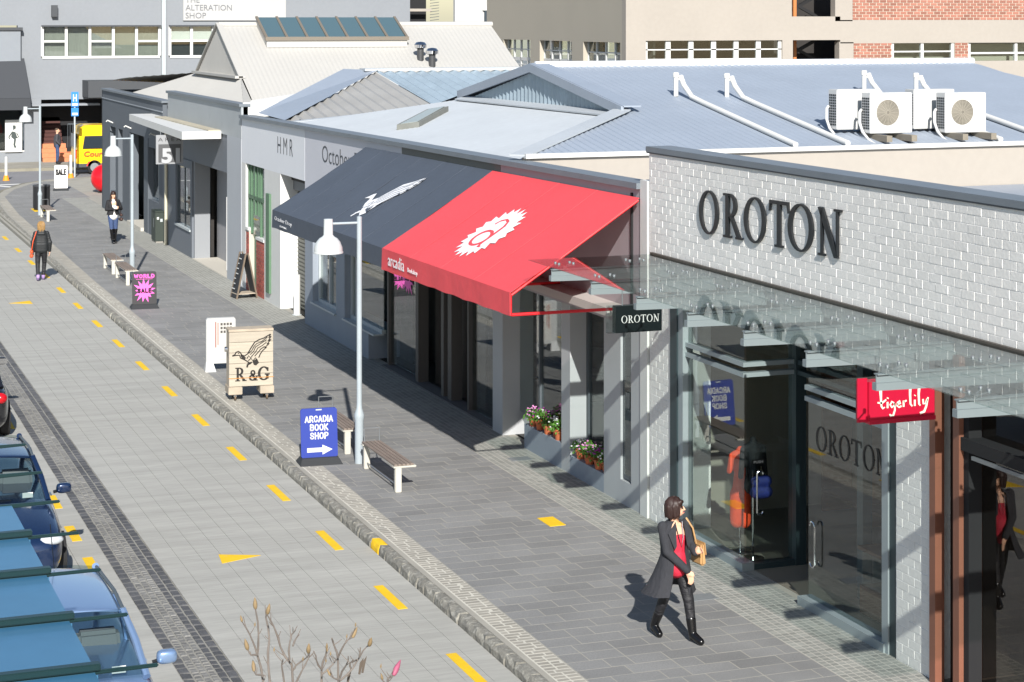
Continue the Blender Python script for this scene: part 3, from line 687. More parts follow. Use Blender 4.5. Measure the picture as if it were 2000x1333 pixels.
ab('door_post', DK, 12.8, 12.98, 41.0, 41.1, 0, 2.6); ab('threshold', M('grey step', '#59595a', .8), 12.68, 13.0, 34.02, 41.1, -.04, .035)
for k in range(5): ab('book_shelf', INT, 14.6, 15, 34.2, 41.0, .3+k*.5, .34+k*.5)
# window bay of the clothes shop
ab('bay_plinth', WGREY, 12.66, 13.4, 42.05, 47.6, 0, .62); ab('bay_pier', WGREY, 12.66, 13.0, 44.0, 44.72, .62, 2.55); ab('bay_pier', WGREY, 12.66, 13.0, 46.85, 47.6, .62, 2.55)
ab('bay_side', INT, 13.38, 13.44, 41.1, 42.05, .0, 2.55)
for y0, y1 in ((44.72, 46.85), (41.5, 44.0)):
    w_ = MB().box(12.80, 12.90, y0, y1, .62, .70).build('window', WSTEEL, a); MB().box(12.80, 12.90, y0, y1, 2.45, 2.55).build('frame', WSTEEL, w_)
    for y in ([y0+.02, y1-.06, (y0+y1)/2] if y0 > 44 else [y1-.08, y1-.5]): MB().box(12.80, 12.90, y, y+.07, .70, 2.45).build('frame', WSTEEL, w_)
    if y0 > 44: MB().box(12.80, 12.90, y0, y1, 1.85, 1.92).build('frame', WSTEEL, w_)
    MB().box(12.845, 12.855, y0+.02, y1-.02, .7, 2.45).build('pane', GLS, w_); MB().box(12.60, 12.84, y0-.03, y1+.03, .585, .625).build('sill', WSTEEL, w_)
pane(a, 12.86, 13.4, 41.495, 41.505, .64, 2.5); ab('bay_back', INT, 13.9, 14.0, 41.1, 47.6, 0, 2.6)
st = thing('sale_sticker', 'pink star sticker reading SALE inside the bookshop glass', 'sticker', 12.84, 40.2, 1.9)
def star(m, fn, n, r0, r1, h, sx=1., seed=1):
    rr = random.Random(seed); P_ = []
    for i in range(2*n):
        an = math.pi*i/n+.2; r = (r0 if i % 2 else r1*rr.uniform(.82, 1.15)); P_.append((r*math.cos(an)*sx, r*math.sin(an)))
    for i in range(2*n): m.prism([(0, 0), P_[i], P_[(i+1) % (2*n)]], fn, h)
PINK = M('hot pink print', '#f05fc0', .6)
m = MB(); star(m, face(12.845, 39.75, 2.05), 12, .22, .40, .003); m.build('star', PINK, st)
text(st, 'lettering', 'SALE', lambda u, v, w: (12.841-w, 39.45+u, 1.98+v), .14, MATTE, width=.5, bold=.02)
# roller door bay and green window bay
ab('side_wall', WHT, 12.66, 13.3, 50.12, 51.9, 0, 3.46); ab('lintel', M('grey lintel paint', '#6d7074', .7), 13.0, 13.2, 47.65, 50.12, 3.05, 3.46)  # lintel in one even mid grey, darker than the fascia above
rd = ab('roller_door', M('dark olive roller steel', '#4c4f48', .45, .3), 13.16, 13.2, 47.65, 50.12, 0, 3.05)
for k in range(30): MB().tube([(13.15, 47.68, .06+k*.1), (13.15, 50.1, .06+k*.1)], .046, n=6, caps=False).build('slat', M('dark olive roller steel', '#4c4f48', .45, .3), rd)
GRN = M('mid green joinery', '#4f6d54', .55, var=.08, vs=4)
ab('green_board', GRN, 12.60, 12.66, 51.12, 51.5, .26, 2.85)
ab('white_jamb', WHT, 12.66, 12.95, 54.1, 54.6, 0, 3.46)
RB = M('red brick', '#9a5247', .85, var=.1, vs=5, rand=.15, bump=.3, bs=60); RB2 = cell('red brick joined', '#9a5247', .85, .1, 1, .2)
for y0, y1, z1 in ((51.92, 52.85, 1.5), (53.75, 54.08, 1.65)):
    ab('plinth_mortar', M('mortar', '#b8b0a4', .9), 12.675, 12.9, y0, y1, 0, z1); m = MB(); z = .0; r = 0
    while z < z1-.05:
        y = y0-(.12 if r % 2 else 0)
        while y < y1:
            p, q = max(y, y0), min(y+.23, y1)
            if q-p > .03: m.box(12.662, 12.70, p+.006, q-.006, z+.006, z+.072)
            y += .24
        z += .08; r += 1
    o = m.build('plinth_bricks', RB2, a); o['kind'] = 'stuff'; ab('plinth_cap', WHT, 12.64, 12.92, y0, y1, z1, z1+.07)
ab('green_door', GRN, 12.82, 12.87, 52.9, 53.75, .02, 2.1); 
gw = ab('window', GRN, 12.72, 12.80, 51.92, 54.08, 2.52, 2.62)
for y in (51.95, 52.6, 52.85, 53.25, 53.7, 54.0): MB().box(12.72, 12.8, y, y+.07, 1.57 if (y < 52.8 or y > 53.6) else 2.1, 3.46).build('frame', GRN, gw)
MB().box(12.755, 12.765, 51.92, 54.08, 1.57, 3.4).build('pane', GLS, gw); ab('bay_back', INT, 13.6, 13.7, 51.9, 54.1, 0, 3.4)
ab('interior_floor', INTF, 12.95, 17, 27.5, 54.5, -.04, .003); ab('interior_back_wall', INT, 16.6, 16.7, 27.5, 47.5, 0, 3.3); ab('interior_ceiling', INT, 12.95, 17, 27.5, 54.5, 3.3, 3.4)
# roofs of the row
ab('boundary_wall', BEIGE, 12.92, 40, 33.02, 33.2, 3.9, 4.97); ab('white_gutter', WHT, 12.90, 40, 32.94, 33.06, 4.965, 5.045)
mz = lambda y: 5.0+.159*(y-33)
corr('roof_sheet', [(16.4, 33.02, mz(33.02)), (28.6, 33.02, mz(33.02)), (27.8, 41.6, mz(41.6)), (16.4, 41.6, mz(41.6))], (0, 1, .159), .17, .012, RBLUE, a)
corr('roof_sheet', [(12.95, 33.02, mz(33.02)), (16.4, 33.02, mz(33.02)), (16.4, 36.5, mz(36.5))], (0, 1, .159), .17, .012, RBLUE, a)
corr('roof_sheet', [(28.6, 33.02, mz(33.02)), (34, 37, 4.4), (34, 46, 4.4), (27.8, 41.6, mz(41.6))], (1, 0, -.2), .17, .012, RBLUE, a)
corr('roof_sheet', [(16.4, 41.6, mz(41.6)), (27.8, 41.6, mz(41.6)), (29, 50.2, 5.0), (16.4, 50.2, 5.0)], (0, 1, -.159), .17, .012, RBLUE, a)
corr('hip_sheet', [(12.93, 33.1, 4.84), (16.4, 36.5, 5.52), (16.4, 46.3, 5.47), (12.93, 49.9, 4.74)], (1, 0, .19), .09, .004, RPALE, a)
corr('gable_cladding', [(16.4, 36.7, 5.52), (16.4, 46.1, 5.48), (16.4, 41.6, 6.26)], (0, 0, 1), .24, .022, RGALV, a)
def strip(nm, mt, p, q, wv, par, h=.03):
    p = Vector(p); q = Vector(q); wv = Vector(wv); up = Vector((0, 0, h))
    MB().hexa([p, p+wv, q+wv, q], [p+up, p+wv+up, q+wv+up, q+up]).build(nm, mt, par)
strip('barge_board', RBLUE, (16.26, 36.45, 5.50), (16.26, 41.6, 6.24), (.06, 0, 0), a, .19); strip('barge_board', RBLUE, (16.26, 46.6, 5.46), (16.26, 41.6, 6.24), (.06, 0, 0), a, .19); strip('barge_flashing', RBLUE, (16.3, 36.45, 5.67), (16.3, 41.6, 6.41), (.4, 0, .0), a, .03)
strip('hip_flashing', RPALE, (12.95, 32.95, 5.0), (16.45, 36.4, 5.6), (-.25, .3, 0), a); strip('gable_apron', RPALE, (16.1, 36.5, 5.48), (16.1, 46.3, 5.44), (.3, 0, .07), a)
MB().tube([(16.4, 41.6, mz(41.6)+.02), (27.9, 41.6, mz(41.6)+.02)], .09, n=10).build('ridge_cap', M('white ridge cap', '#d5d8da', .5), a, smooth=True)
corr('roof_sheet', [(16.95, 56, 5.88), (25, 56, 5.88), (25, 50.25, 5.0), (17.0, 50.25, 5.0)], (0, 1, .15), .33, .035, RGALV, a)
corr('roof_sheet', [(16.95, 56, 5.88), (17.0, 50.25, 5.0), (12.95, 50.9, 4.74)], (0, 1, .15), .33, .035, RDUST, a)
MB().add([(17.0, 55.9, 5.93), (16.2, 56.8, 5.95), (12.95, 53.9, 4.84), (12.95, 50.8, 4.79)], [(0, 1, 2, 3)]).build('hip_face', RBLUE, a)
MB().box(16.6, 25, 55.9, 56.5, 5.9, 5.97).build('ridge_cap', RPALE, a)
strip('valley_flashing', RPALE, (12.95, 49.8, 4.77), (17.0, 50.4, 5.06), (.0, .35, 0), a)
sk = thing('roof_skylight', 'low grey skylight lying on the pale roof above the awning', 'skylight', 14.3, 43, 5.0)
MB().hexa([(13.6, 43.0, 4.86), (14.0, 42.6, 4.95), (15.3, 44.4, 5.2), (14.9, 44.8, 5.12)], [(13.6, 43.0, 5.05), (14.0, 42.6, 5.12), (15.3, 44.4, 5.38), (14.9, 44.8, 5.3)]).build('curb', M('weathered lead', '#777872', .6, var=.1), sk)
MB().hexa([(13.68, 42.98, 5.06), (13.98, 42.68, 5.12), (15.2, 44.4, 5.37), (14.92, 44.68, 5.31)], [(13.68, 42.98, 5.07), (13.98, 42.68, 5.13), (15.2, 44.4, 5.38), (14.92, 44.68, 5.32)]).build('glazing', M('dusty skylight glass', '#9aa09a', .3), sk)
# ------------------------------------------------------------------ air conditioning units and conduits on the roof
ACW = M('white appliance enamel', '#c4c4c2', .45); COIL = M('teal coil fins', '#1e4a52', .5, .3); GRL = M('fan grille', '#9d978a', .6)
def ac(label, s, y, z, front_fan=True):
    t = thing('air_conditioner', label, 'air conditioner', s, y, z, group='condenser units on the blue roof')
    MB().box(0, .93, 0, .34, 0, .78).build('cabinet', ACW, t, street=False, bevel=.012)
    if front_fan:
        MB().box(.10, .66, -.012, .002, .10, .70).build('fan_surround', ACW, t, street=False, bevel=.004)
        m = MB()
        for i in range(9):
            r = .04+i*.025; m.tube([(.38+r*math.cos(q*math.pi/14), -.022, .40+r*math.sin(q*math.pi/14)) for q in range(29)], .005, n=4, caps=False)
        for q in range(16): m.tube([(.38+.03*math.cos(q*math.pi/8), -.02, .4+.03*math.sin(q*math.pi/8)), (.38+.25*math.cos(q*math.pi/8), -.02, .4+.25*math.sin(q*math.pi/8))], .004, n=4)
        m.build('fan_guard', GRL, t, street=False)
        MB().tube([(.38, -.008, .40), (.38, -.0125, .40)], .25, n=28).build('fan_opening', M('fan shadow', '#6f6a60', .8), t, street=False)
        text(t, 'badge', 'Panasonic', lambda u, v, w: (.70+u, -.002-w, .69+v), .028, M('badge blue', '#8fa3c8', .6), width=.17, street=False)
    m = MB()
    for i in range(4):
        for j in range(12): m.box(-.006, .002, .04+i*.07, .085+i*.07, .08+j*.052, .115+j*.052)
    m.build('side_grille', M('grille dark', '#23272a', .8), t, street=False)
    MB().box(.02, .91, .34, .352, .04, .74).build('coil', COIL, t, street=False)
    m = MB(); m.tube([(-.02, .3, .45), (-.07, .28, .4), (-.09, .25, .2), (-.05, .2, .02), (-.03, .0, -.12), (-.03, -.25, -.2)], .028, n=8); m.build('pipe', ACW, t, street=False, smooth=True)
    return t
ac('right front white condenser unit with round fan on the blue roof', 21.94, 33.55, 5.2); ac('left front white condenser unit with round fan on the blue roof', 20.25, 33.55, 5.22)
ac('rear condenser unit half hidden behind the left fan unit on roof', 19.86, 34.15, 5.27, False); ac('rear condenser unit half hidden behind the right fan unit on roof', 21.6, 34.15, 5.25, False)
for i, (s, lb) in enumerate(((20.4, 'leftmost timber bearer under the roof condenser units'), (20.95, 'second timber bearer from left under the roof condenser units'), (22.1, 'third timber bearer from left under the roof condenser units'), (22.75, 'rightmost timber bearer under the roof condenser units'))):
    tag(MB().box(s-.05, s+.07, 33.1, 34.9, 5.08, 5.20).build('timber_bearer', M('weathered bearer', '#7b7468', .85, var=.15, vs=5, stretch=(1, .2, 1))), lb, 'timber', 'bearers under the condenser units')
for s, y1, lb in ((18.28, 38.05, 'leftmost white roof conduit with upright capped vent'), (19.4, 37.9, 'second white roof conduit from left with upright capped vent'), (22.82, 38.05, 'white roof conduit rising behind the left fan unit'), (23.92, 37.7, 'rightmost white roof conduit running past the condenser units')):
    t = thing('roof_conduit', lb, 'conduit', s, y1, mz(y1), group='white conduits on the blue roof')
    MB().tube([(s-.06, y1, mz(y1)), (s-.06, y1, mz(y1)+.42)], .05, n=10).build('riser', WHT, t, smooth=True); MB().lathe([(.065, mz(y1)+.40), (.065, mz(y1)+.48), (.05, mz(y1)+.5)], 12, (s-.06, y1)).build('riser_cap', WHT, t, smooth=True)
    MB().tube([(s+.05, y1, mz(y1)+.42), (s+.07, y1-.12, mz(y1-.1)+.25), (s+.1, y1-.45, mz(y1-.45)+.07), (s+.1, y1-1, mz(y1-1)+.06), (s+.1, 33.1, mz(33.1)+.06)], .055, n=10).build('run', WHT, t, smooth=True)
    MB().lathe([(.06, mz(y1)+.34), (.06, mz(y1)+.44)], 12, (s+.05, y1)).build('coupling', WHT, t, smooth=True)
# ------------------------------------------------------------------ awnings
NAVY = M('navy awning canvas', '#434b57', .8, var=.08, vs=.9, var2=.05, vs2=9, bump=.35, bs=5, bdist=.03, stain=(2.5, .68, '#6d737c', .3)); CRED = M('red awning canvas', '#d4474e', .75, var=.05, vs=.9, var2=.03, vs2=9, bump=.3, bs=5, bdist=.03)
def awz(y): return 3.43-.0075*(y-27.4)
def awn(nm, label, y0, y1, mt, frame):
    t = thing(nm, label, 'awning', 11.6, (y0+y1)/2, 3.4)
    zb = lambda y: 4.75-.009*(y-27.4)
    NS = 8; m = MB()
    for i in range(NS):           # cloth with a very slight sag between the bars
        for j in range(12):
            pass
    g_ = []
    for i in range(NS+1):
        f = i/NS
        for j in range(17):
            y = y0+(y1-y0)*j/16; sag = -.018*math.sin(math.pi*f)*(1-.3*math.cos(2*math.pi*j/8))-.012*math.sin(math.pi*f)*abs(math.sin(j*1.7))+.004*math.sin(i*2.1+j*1.3)*math.sin(math.pi*f)
            g_.append((12.63+(10.55-12.63)*f, y, zb(y)+(awz(y)-zb(y))*f+sag))
    n = len(g_); fs = []
    for i in range(NS):
        for j in range(16): k = i*17+j; fs.append((k, k+1, k+18, k+17)); fs.append((n+k, n+k+17, n+k+18, n+k+1))
    bd = [j for j in range(17)]+[i*17+16 for i in range(1, NS+1)]+[NS*17+j for j in range(15, -1, -1)]+[i*17 for i in range(NS-1, 0, -1)]
    for p, q in zip(bd, bd[1:]+bd[:1]): fs.append((p, n+p, n+q, q))
    m.add(g_+[(x, y, z-.006) for x, y, z in g_], fs); m.build('canopy', mt, t, smooth=True)
    vm = MB(); NV = 40
    for lay_ in (0, .006):
        for r_ in range(4):
            for j in range(NV+1):
                y = y0+(y1-y0)*j/NV; f = r_/3; wav = (.007*math.sin(j*.9)+.004*math.sin(j*2.3+1))*f; vm.v.append((10.545+lay_+wav, y, awz(y)-.002-(.338+.04*j/NV+.006*math.sin(j*1.1))*f))
    q_ = 4*(NV+1)
    for r_ in range(3):
        for j in range(NV): k = r_*(NV+1)+j; vm.f += [[k, k+1, k+NV+2, k+NV+1], [q_+k, q_+k+NV+1, q_+k+NV+2, q_+k+1]]; vm.m += [0, 0]
    for j in range(NV): k = 3*(NV+1)+j; vm.f.append([k, k+1, q_+k+1, q_+k]); vm.m.append(0)
    for j in (0, NV):
        for r_ in range(3): k = r_*(NV+1)+j; vm.f.append([k, k+NV+1, q_+k+NV+1, q_+k]); vm.m.append(0)
    vm.build('valance', mt, t, smooth=True)
    MB().tube([(10.57, y0+.02, awz(y0)-.03), (10.57, y1-.02, awz(y1)-.03)], .022).build('front_bar', frame, t, smooth=True); MB().tube([(10.57, y0+.02, awz(y0)-.32), (10.57, y1-.02, awz(y1)-.34)], .02).build('lower_bar', frame, t, smooth=True)
    for y in (y0+.03, (y0+y1)/2, y1-.03):
        MB().tube([(12.62, y, zb(y)-.04), (10.58, y, awz(y)-.04)], .022).build('rafter', frame, t, smooth=True); MB().tube([(12.64, y, awz(y)-.33), (10.58, y, awz(y)-.33)], .024).build('arm', frame, t, smooth=True)
        MB().tube([(10.57, y, awz(y)-.03), (10.57, y, awz(y)-.33)], .02).build('drop', frame, t, smooth=True)
    nb = 4 if y0 < 30 else 6
    for j in range(1, nb):          # sewn seams running down the slope
        y = y0+(y1-y0)*j/nb; pts = []
        for i in range(9):
            f = i/8; jj = j*16/nb; pts.append((12.63+(10.55-12.63)*f, y, zb(y)+(awz(y)-zb(y))*f-.018*math.sin(math.pi*f)*(1-.3*math.cos(2*math.pi*jj/8))+.001))
        MB().tube(pts, .0032, n=6).build('seam', mt, t, smooth=True)
    def slope(u, v, wv, yc):      # u right in the picture, v metres up the slope
        y = yc-u; f = 1-v/2.47; x = 12.63+(10.55-12.63)*f
        z = zb(y)+(awz(y)-zb(y))*f-.018*math.sin(math.pi*f)
        return (x, y, z+.012+wv)
    return t, slope
redA, slR = awn('red_awning', 'red fabric awning with white sunburst letter over the bookshop', 27.42, 33.95, CRED, M('red frame paint', '#d42028', .4))
navA, slN = awn('navy_awning', 'dark navy fabric awning with white flying duck over clothes shop', 33.96, 42.2, NAVY, M('dark frame paint', '#2b2c30', .5))
WPR = M('white awning print', '#d9dadd', .8)
m = MB(); P_ = []; N_ = 22
for i in range(2*N_):
    an = math.pi*i/N_; r = .69 if i % 2 == 0 else .56
    if i % 2: r *= 1+.05*math.sin(i*2.1)
    P_.append((r*math.cos(an)*1.02, r*math.sin(an)))
for i in range(2*N_):
    p, q = P_[i], P_[(i+1) % (2*N_)]; m.prism([(0, 0), p, q], lambda u, v, wv: slR(u, v+1.03, wv, 30.68), .002)
m.build('sunburst', WPR, redA)
m = MB(); fn = lambda u, v, wv: slR(u, v+1.03, wv+.003, 30.68)
m.stroke([(.26*math.cos(R(t))-.06, .2*math.sin(R(t))-.17) for t in range(0, 365, 15)], [.055+.03*abs(math.cos(R(t))) for t in range(0, 365, 15)], fn)
m.stroke([(-.25, .20), (-.2, .30), (-.05, .36), (.10, .32), (.19, .2), (.2, 0), (.2, -.26), (.24, -.36), (.33, -.36)], [.06, .05, .05, .06, .08, .085, .085, .07, .04], fn); m.build('letter_a', CRED, redA)
# duck drawing shared by the navy awning and the timber cart (unit box 0..1)
DK_ = lambda pts: [((x-945)/425., (842-y)/390.) for x, y in pts]
DUCK_FILL = [DK_([(945, 697), (985, 655), (1012, 643), (1040, 668), (1075, 698), (1100, 730), (1092, 760), (1050, 732), (1025, 690), (985, 690)]), DK_([(1075, 698), (1115, 672), (1150, 610), (1195, 540), (1240, 600), (1230, 700), (1180, 720), (1100, 740)]),
    DK_([(1195, 540), (1290, 500), (1365, 455), (1368, 520), (1330, 600), (1240, 640)]), DK_([(1240, 600), (1330, 600), (1280, 650), (1240, 710), (1200, 730)]), DK_([(1092, 740), (1180, 690), (1245, 700), (1225, 760), (1235, 790), (1200, 820), (1150, 800), (1110, 770)])]
DUCK_LINES = [(DK_([(945, 697), (975, 680), (985, 655), (1012, 643), (1035, 662), (1048, 690), (1080, 702), (1112, 680), (1150, 610), (1190, 545), (1240, 515), (1290, 500), (1365, 455)]), .022), (DK_([(945, 697), (985, 692), (1025, 692), (1035, 725), (1075, 745), (1105, 765), (1150, 800)]), .022),
    (DK_([(1365, 455), (1345, 500), (1370, 480), (1340, 535), (1368, 518), (1325, 575), (1350, 565), (1300, 615), (1320, 610), (1275, 650), (1250, 690), (1235, 730)]), .02), (DK_([(1125, 675), (1160, 640), (1185, 590), (1215, 560), (1260, 545), (1330, 490)]), .016),
    (DK_([(1140, 690), (1180, 650), (1200, 600), (1240, 575), (1320, 520)]), .016), (DK_([(1165, 700), (1200, 660), (1225, 615), (1270, 590), (1320, 550)]), .016), (DK_([(1190, 710), (1225, 670), (1255, 630), (1300, 600)]), .018), (DK_([(1105, 735), (1125, 700), (1145, 730), (1165, 700)]), .02), (DK_([(1120, 760), (1150, 735), (1170, 765), (1200, 730), (1215, 760)]), .022),
    (DK_([(1160, 780), (1120, 795), (1105, 840)]), .03), (DK_([(1140, 800), (1100, 812)]), .02), (DK_([(1010, 662), (1020, 672)]), .02)]
DUCK_DARK = [DK_([(1038, 668), (1060, 692), (1095, 725), (1085, 745), (1050, 728), (1035, 700)]), DK_([(1165, 770), (1215, 740), (1238, 790), (1205, 822), (1180, 812)])]
fnN = lambda u, v, wv: slN(u*1.62-.02, v*1.5+.47, wv, 38.03)
m = MB()
for p in DUCK_FILL: m.prism(p, fnN, .002)
for p, wd in DUCK_LINES[9:11]: m.stroke(p, wd*1.4, fnN, .002)
m.build('duck_print', WPR, navA)
m = MB()
for p, wd in DUCK_LINES[2:9]: m.stroke(p, wd*.8, lambda u, v, wv: fnN(u, v, wv+.004), .002)
m.prism(DUCK_DARK[1][:3], lambda u, v, wv: fnN(u, v, wv+.004), .002); m.build('duck_feathers', NAVY, navA)
text(navA, 'valance_lettering', 'October Drop', lambda u, v, wv: (10.534-wv, 41.95-u, 3.10+v), .11, WPR, width=1.5, bold=-.01); text(navA, 'valance_lettering', 'CLOTHING', lambda u, v, wv: (10.534-wv, 41.5-u, 3.02+v), .035, WPR, width=.6)
text(redA, 'valance_lettering', 'arcadia', lambda u, v, wv: (10.534-wv, 33.55-u, 3.12+v), .21, WPR, width=.95); text(redA, 'valance_lettering', 'Bookshop', lambda u, v, wv: (10.534-wv, 32.4-u, 3.12+v), .10, WPR, width=.55)
# ------------------------------------------------------------------ grey shop with white canopy
q = thing('canopy_shop', 'grey shop with white flat canopy and pale parapet next to clothes shop', 'building', 12.66, 60)
def qb(nm, mt, *bx): return MB().box(*bx).build(nm, mt, q)
ZINC = M('pale grey parapet', '#9a9fa2', .55, var=.06, vs=1.2, stain=(1.5, .6, '#868c90', .5)); DG = M('slate grey wall paint', '#666b72', .7, var=.03, vs=1.5); PILG = M('pale grey pilaster paint', '#a3a7ac', .65, var=.03, vs=1)
qb('parapet', ZINC, 12.66, 12.85, 54.66, 65.6, 4.1, 4.98); qb('parapet_cap', COPE, 12.6, 12.92, 54.64, 65.65, 4.98, 5.06); qb('parapet_return', WHT, 12.72, 15, 54.66, 54.8, 4.7, 5.1)
qb('pilaster', PILG, 12.66, 13.3, 54.68, 56.5, 0, 4.1); qb('head_wall', DG, 12.7, 12.85, 56.5, 66.4, 3.0, 4.1)
qb('recess_back', M('mid grey recess paint', '#8c8c8f', .7), 13.45, 13.55, 56.5, 61.6, 0, 3.4); qb('stub_wall', M('grey stub paint', '#83868a', .7), 12.72, 13.2, 61.45, 61.6, 0, 3.0); qb('stub_wall', M('grey stub paint', '#83868a', .7), 13.2, 13.45, 58.6, 58.75, 0, 3.2); qb('recess_ceiling', DG, 12.85, 13.95, 56.5, 61.6, 3.0, 3.1)
d_ = qb('door', M('charcoal door', '#2e3236', .5), 13.38, 13.44, 57.0, 58.0, 0, 2.2); MB().box(13.36, 13.40, 58.0, 58.12, 0, 2.3).build('frame', WSTEEL, d_); MB().box(13.36, 13.40, 56.9, 57.0, 0, 2.3).build('frame', WSTEEL, d_)
qb('white_leaf', WHT, 12.95, 13.3, 57.9, 57.95, .05, 2.2); qb('recess_step', M('pale step', '#b8b3a8', .8), 12.66, 13.9, 56.5, 61.5, -.05, .02)
qb('wall', DG, 12.66, 12.9, 61.6, 61.85, 0, 3.0); qb('wall', DG, 12.66, 12.9, 64.25, 66.5, 0, 3.0); qb('wall', DG, 12.66, 12.9, 61.85, 64.25, 0, .85); qb('wall', DG, 12.66, 12.9, 61.85, 64.25, 2.75, 3.0)
wn = qb('window', WSTEEL, 12.62, 12.74, 61.8, 64.3, .80, .86)
for y in (61.85, 63.0, 64.17): MB().box(12.72, 12.78, y, y+.08, .86, 2.75).build('frame', DGREY, wn)
MB().box(12.74, 12.75, 61.9, 64.2, .86, 2.75).build('pane', GLS, wn); qb('window_back', INT, 13.3, 13.4, 61.8, 64.3, 0, 3)
MB().tube([(12.6, 65.6, 0), (12.6, 65.6, 3.9)], .05, n=8).build('downpipe', M('cream pipe', '#c3bda6', .6), q, smooth=True)
cn = MB().hexa([(11.52, 57.3, 3.95), (12.66, 57.3, 3.95), (12.66, 68.6, 3.95), (11.9, 68.6, 3.95)], [(11.52, 57.3, 4.17), (12.66, 57.3, 4.17), (12.66, 68.6, 4.17), (11.9, 68.6, 4.17)]).build('flat_canopy', WHT, q)
MB().box(12.3, 12.66, 57.4, 66, 4.172, 4.2).build('canopy_flashing', M('dirty flashing', '#a8a18f', .8, var=.2), cn)
MB().hexa([(12.9, 54.8, 4.78), (20, 54.8, 5.6), (20, 60.2, 5.6), (12.9, 60.2, 4.78)], [(12.9, 54.8, 4.83), (20, 54.8, 5.65), (20, 60.2, 5.65), (12.9, 60.2, 4.83)]).build('roof', M('white roofing', '#d6d6d3', .6), q)
t = thing('projecting_sign', 'square grey sign with cut out number hanging under white canopy', 'sign', 11.75, 60.6, 3)
SG = M('sign grey', '#8d8f92', .6); SGD = M('sign dark grey', '#4f5052', .6)
MB().box(11.36, 12.18, 60.55, 60.62, 3.02, 3.90).build('board', SG, t); MB().box(11.43, 12.11, 60.53, 60.55, 3.08, 3.62).build('inset', SGD, t)
text(t, 'lettering', 'A R E A', front(11.42, 60.548, 3.71), .11, SGD, width=.7, bold=.01); text(t, 'lettering', '51', front(11.52, 60.526, 3.04), .46, M('sign pale grey', '#a5a7aa', .6), width=.56, bold=.045, depth=.006)
for s in (11.5, 12.0): MB().tube([(s, 60.58, 3.9), (s, 60.58, 4.0)], .012).build('hanger', STEEL, t)
# ------------------------------------------------------------------ dark corner building with cream roof behind
q = thing('corner_building', 'dark grey corner building with tall narrow windows and cream roof', 'building', 12.66, 73)
CG = M('charcoal wall paint', '#545a61', .7, var=.03, vs=1.5)
qb('wall', CG, 12.66, 12.9, 66.5, 79.4, 3.3, 4.62); qb('parapet_cap', COPE, 12.6, 13.0, 66.4, 79.45, 4.62, 4.69); qb('string_course', M('mid grey trim', '#8d939a', .6), 12.63, 12.66, 66.5, 79.4, 4.30, 4.33)
for y0, y1 in ((77.5, 79.4), (75.6, 76.2), (73.0, 74.6), (69.3, 70.1), (66.5, 67.2)): qb('pier', CG, 12.66, 12.98, y0, y1, 0, 3.3)
qb('end_wall', CG, 12.66, 22, 79.3, 79.5, 0, 4.62)
for y0, y1, z0 in ((76.2, 77.5, .9), (74.6, 75.6, .6)):
    w_ = qb('window', WSTEEL, 12.86, 12.92, y0, y1, z0-.06, z0); MB().box(12.88, 12.89, y0, y1, z0, 3.3).build('pane', GLS, w_); qb('sill_wall', CG, 12.7, 12.98, y0, y1, 0, z0-.06)
qb('door_recess', M('pale green glass door', '#7f9590', .4), 13.5, 13.55, 70.1, 73.0, 0, 3.3); qb('door_step', M('pale step', '#b8b3a8', .8), 12.55, 13.5, 70.1, 73.0, -.05, .12); qb('recess_side', CG, 12.98, 13.5, 69.9, 70.1, 0, 3.3)
w_ = qb('window', WSTEEL, 12.84, 12.9, 67.2, 69.3, 1.2, 1.26); MB().box(12.86, 12.87, 67.2, 69.3, 1.26, 3.0).build('pane', GLS, w_); qb('sill_wall', CG, 12.68, 12.98, 67.2, 69.3, 0, 1.2); qb('head_wall', CG, 12.68, 12.98, 67.2, 69.3, 3.0, 3.3); MB().box(12.84, 12.9, 68.2, 68.26, 1.26, 3.0).build('frame', WSTEEL, w_)
qb('inner_core', INT, 13.6, 20, 66.6, 79.2, 0, 4.3)
for y in (67.6, 72.7, 76.8):
    MB().tube([(12.66, y, 3.45), (12.45, y, 3.55), (12.4, y, 3.5)], .025, n=6).build('wall_lamp', WHT, q)
cz = lambda y: 7.2-.48*abs(64-y)
corr('roof_sheet', [(14.05, 64, 7.2), (23.4, 64, 7.2), (23.4, 58.5, cz(58.5)), (14.05, 58.5, cz(58.5))], (0, 1, .48), .15, .004, RCREAM, q)
corr('roof_sheet', [(14.05, 64, 7.2), (23.4, 64, 7.2), (23.4, 70, cz(70)), (14.05, 70, cz(70))], (0, 1, -.48), .15, .012, RCREAM, q)
corr('gablet_cladding', [(14.0, 60.75, 5.64), (14.0, 67.25, 5.64), (14.0, 64, 7.2)], (0, 0, 1), .2, .008, RCREAM, q)
strip('gablet_trim', RCREAM, (13.92, 60.6, 5.6), (13.92, 64, 7.24), (.2, 0, 0), q, .05); strip('gablet_trim', RCREAM, (13.92, 67.4, 5.6), (13.92, 64, 7.24), (.2, 0, 0), q, .05)
MB().box(13.8, 14.05, 60.6, 67.4, 5.58, 5.66).build('gablet_apron', RCREAM, q)
corr('skirt_roof', [(14.0, 60.7, 5.6), (14.0, 67.3, 5.6), (12.95, 75, 4.62), (12.95, 55.5, 4.62)], (1, 0, .9), .15, .01, RCREAM, q)
corr('skirt_roof', [(14.0, 67.3, 5.6), (22, 70, 5.0), (22, 79, 4.5), (12.95, 79.2, 4.5), (12.95, 75, 4.62)], (0, 1, -.3), .15, .01, RCREAM, q)
corr('skirt_roof', [(14.0, 60.7, 5.6), (14.0, 58.5, 4.62), (12.95, 55.5, 4.62)], (0, 1, .48), .15, .01, RCREAM, q)
MB().tube([(14.0, 64, 7.22), (23.45, 64, 7.22)], .1, n=10).build('ridge_cap', RCREAM, q, smooth=True)
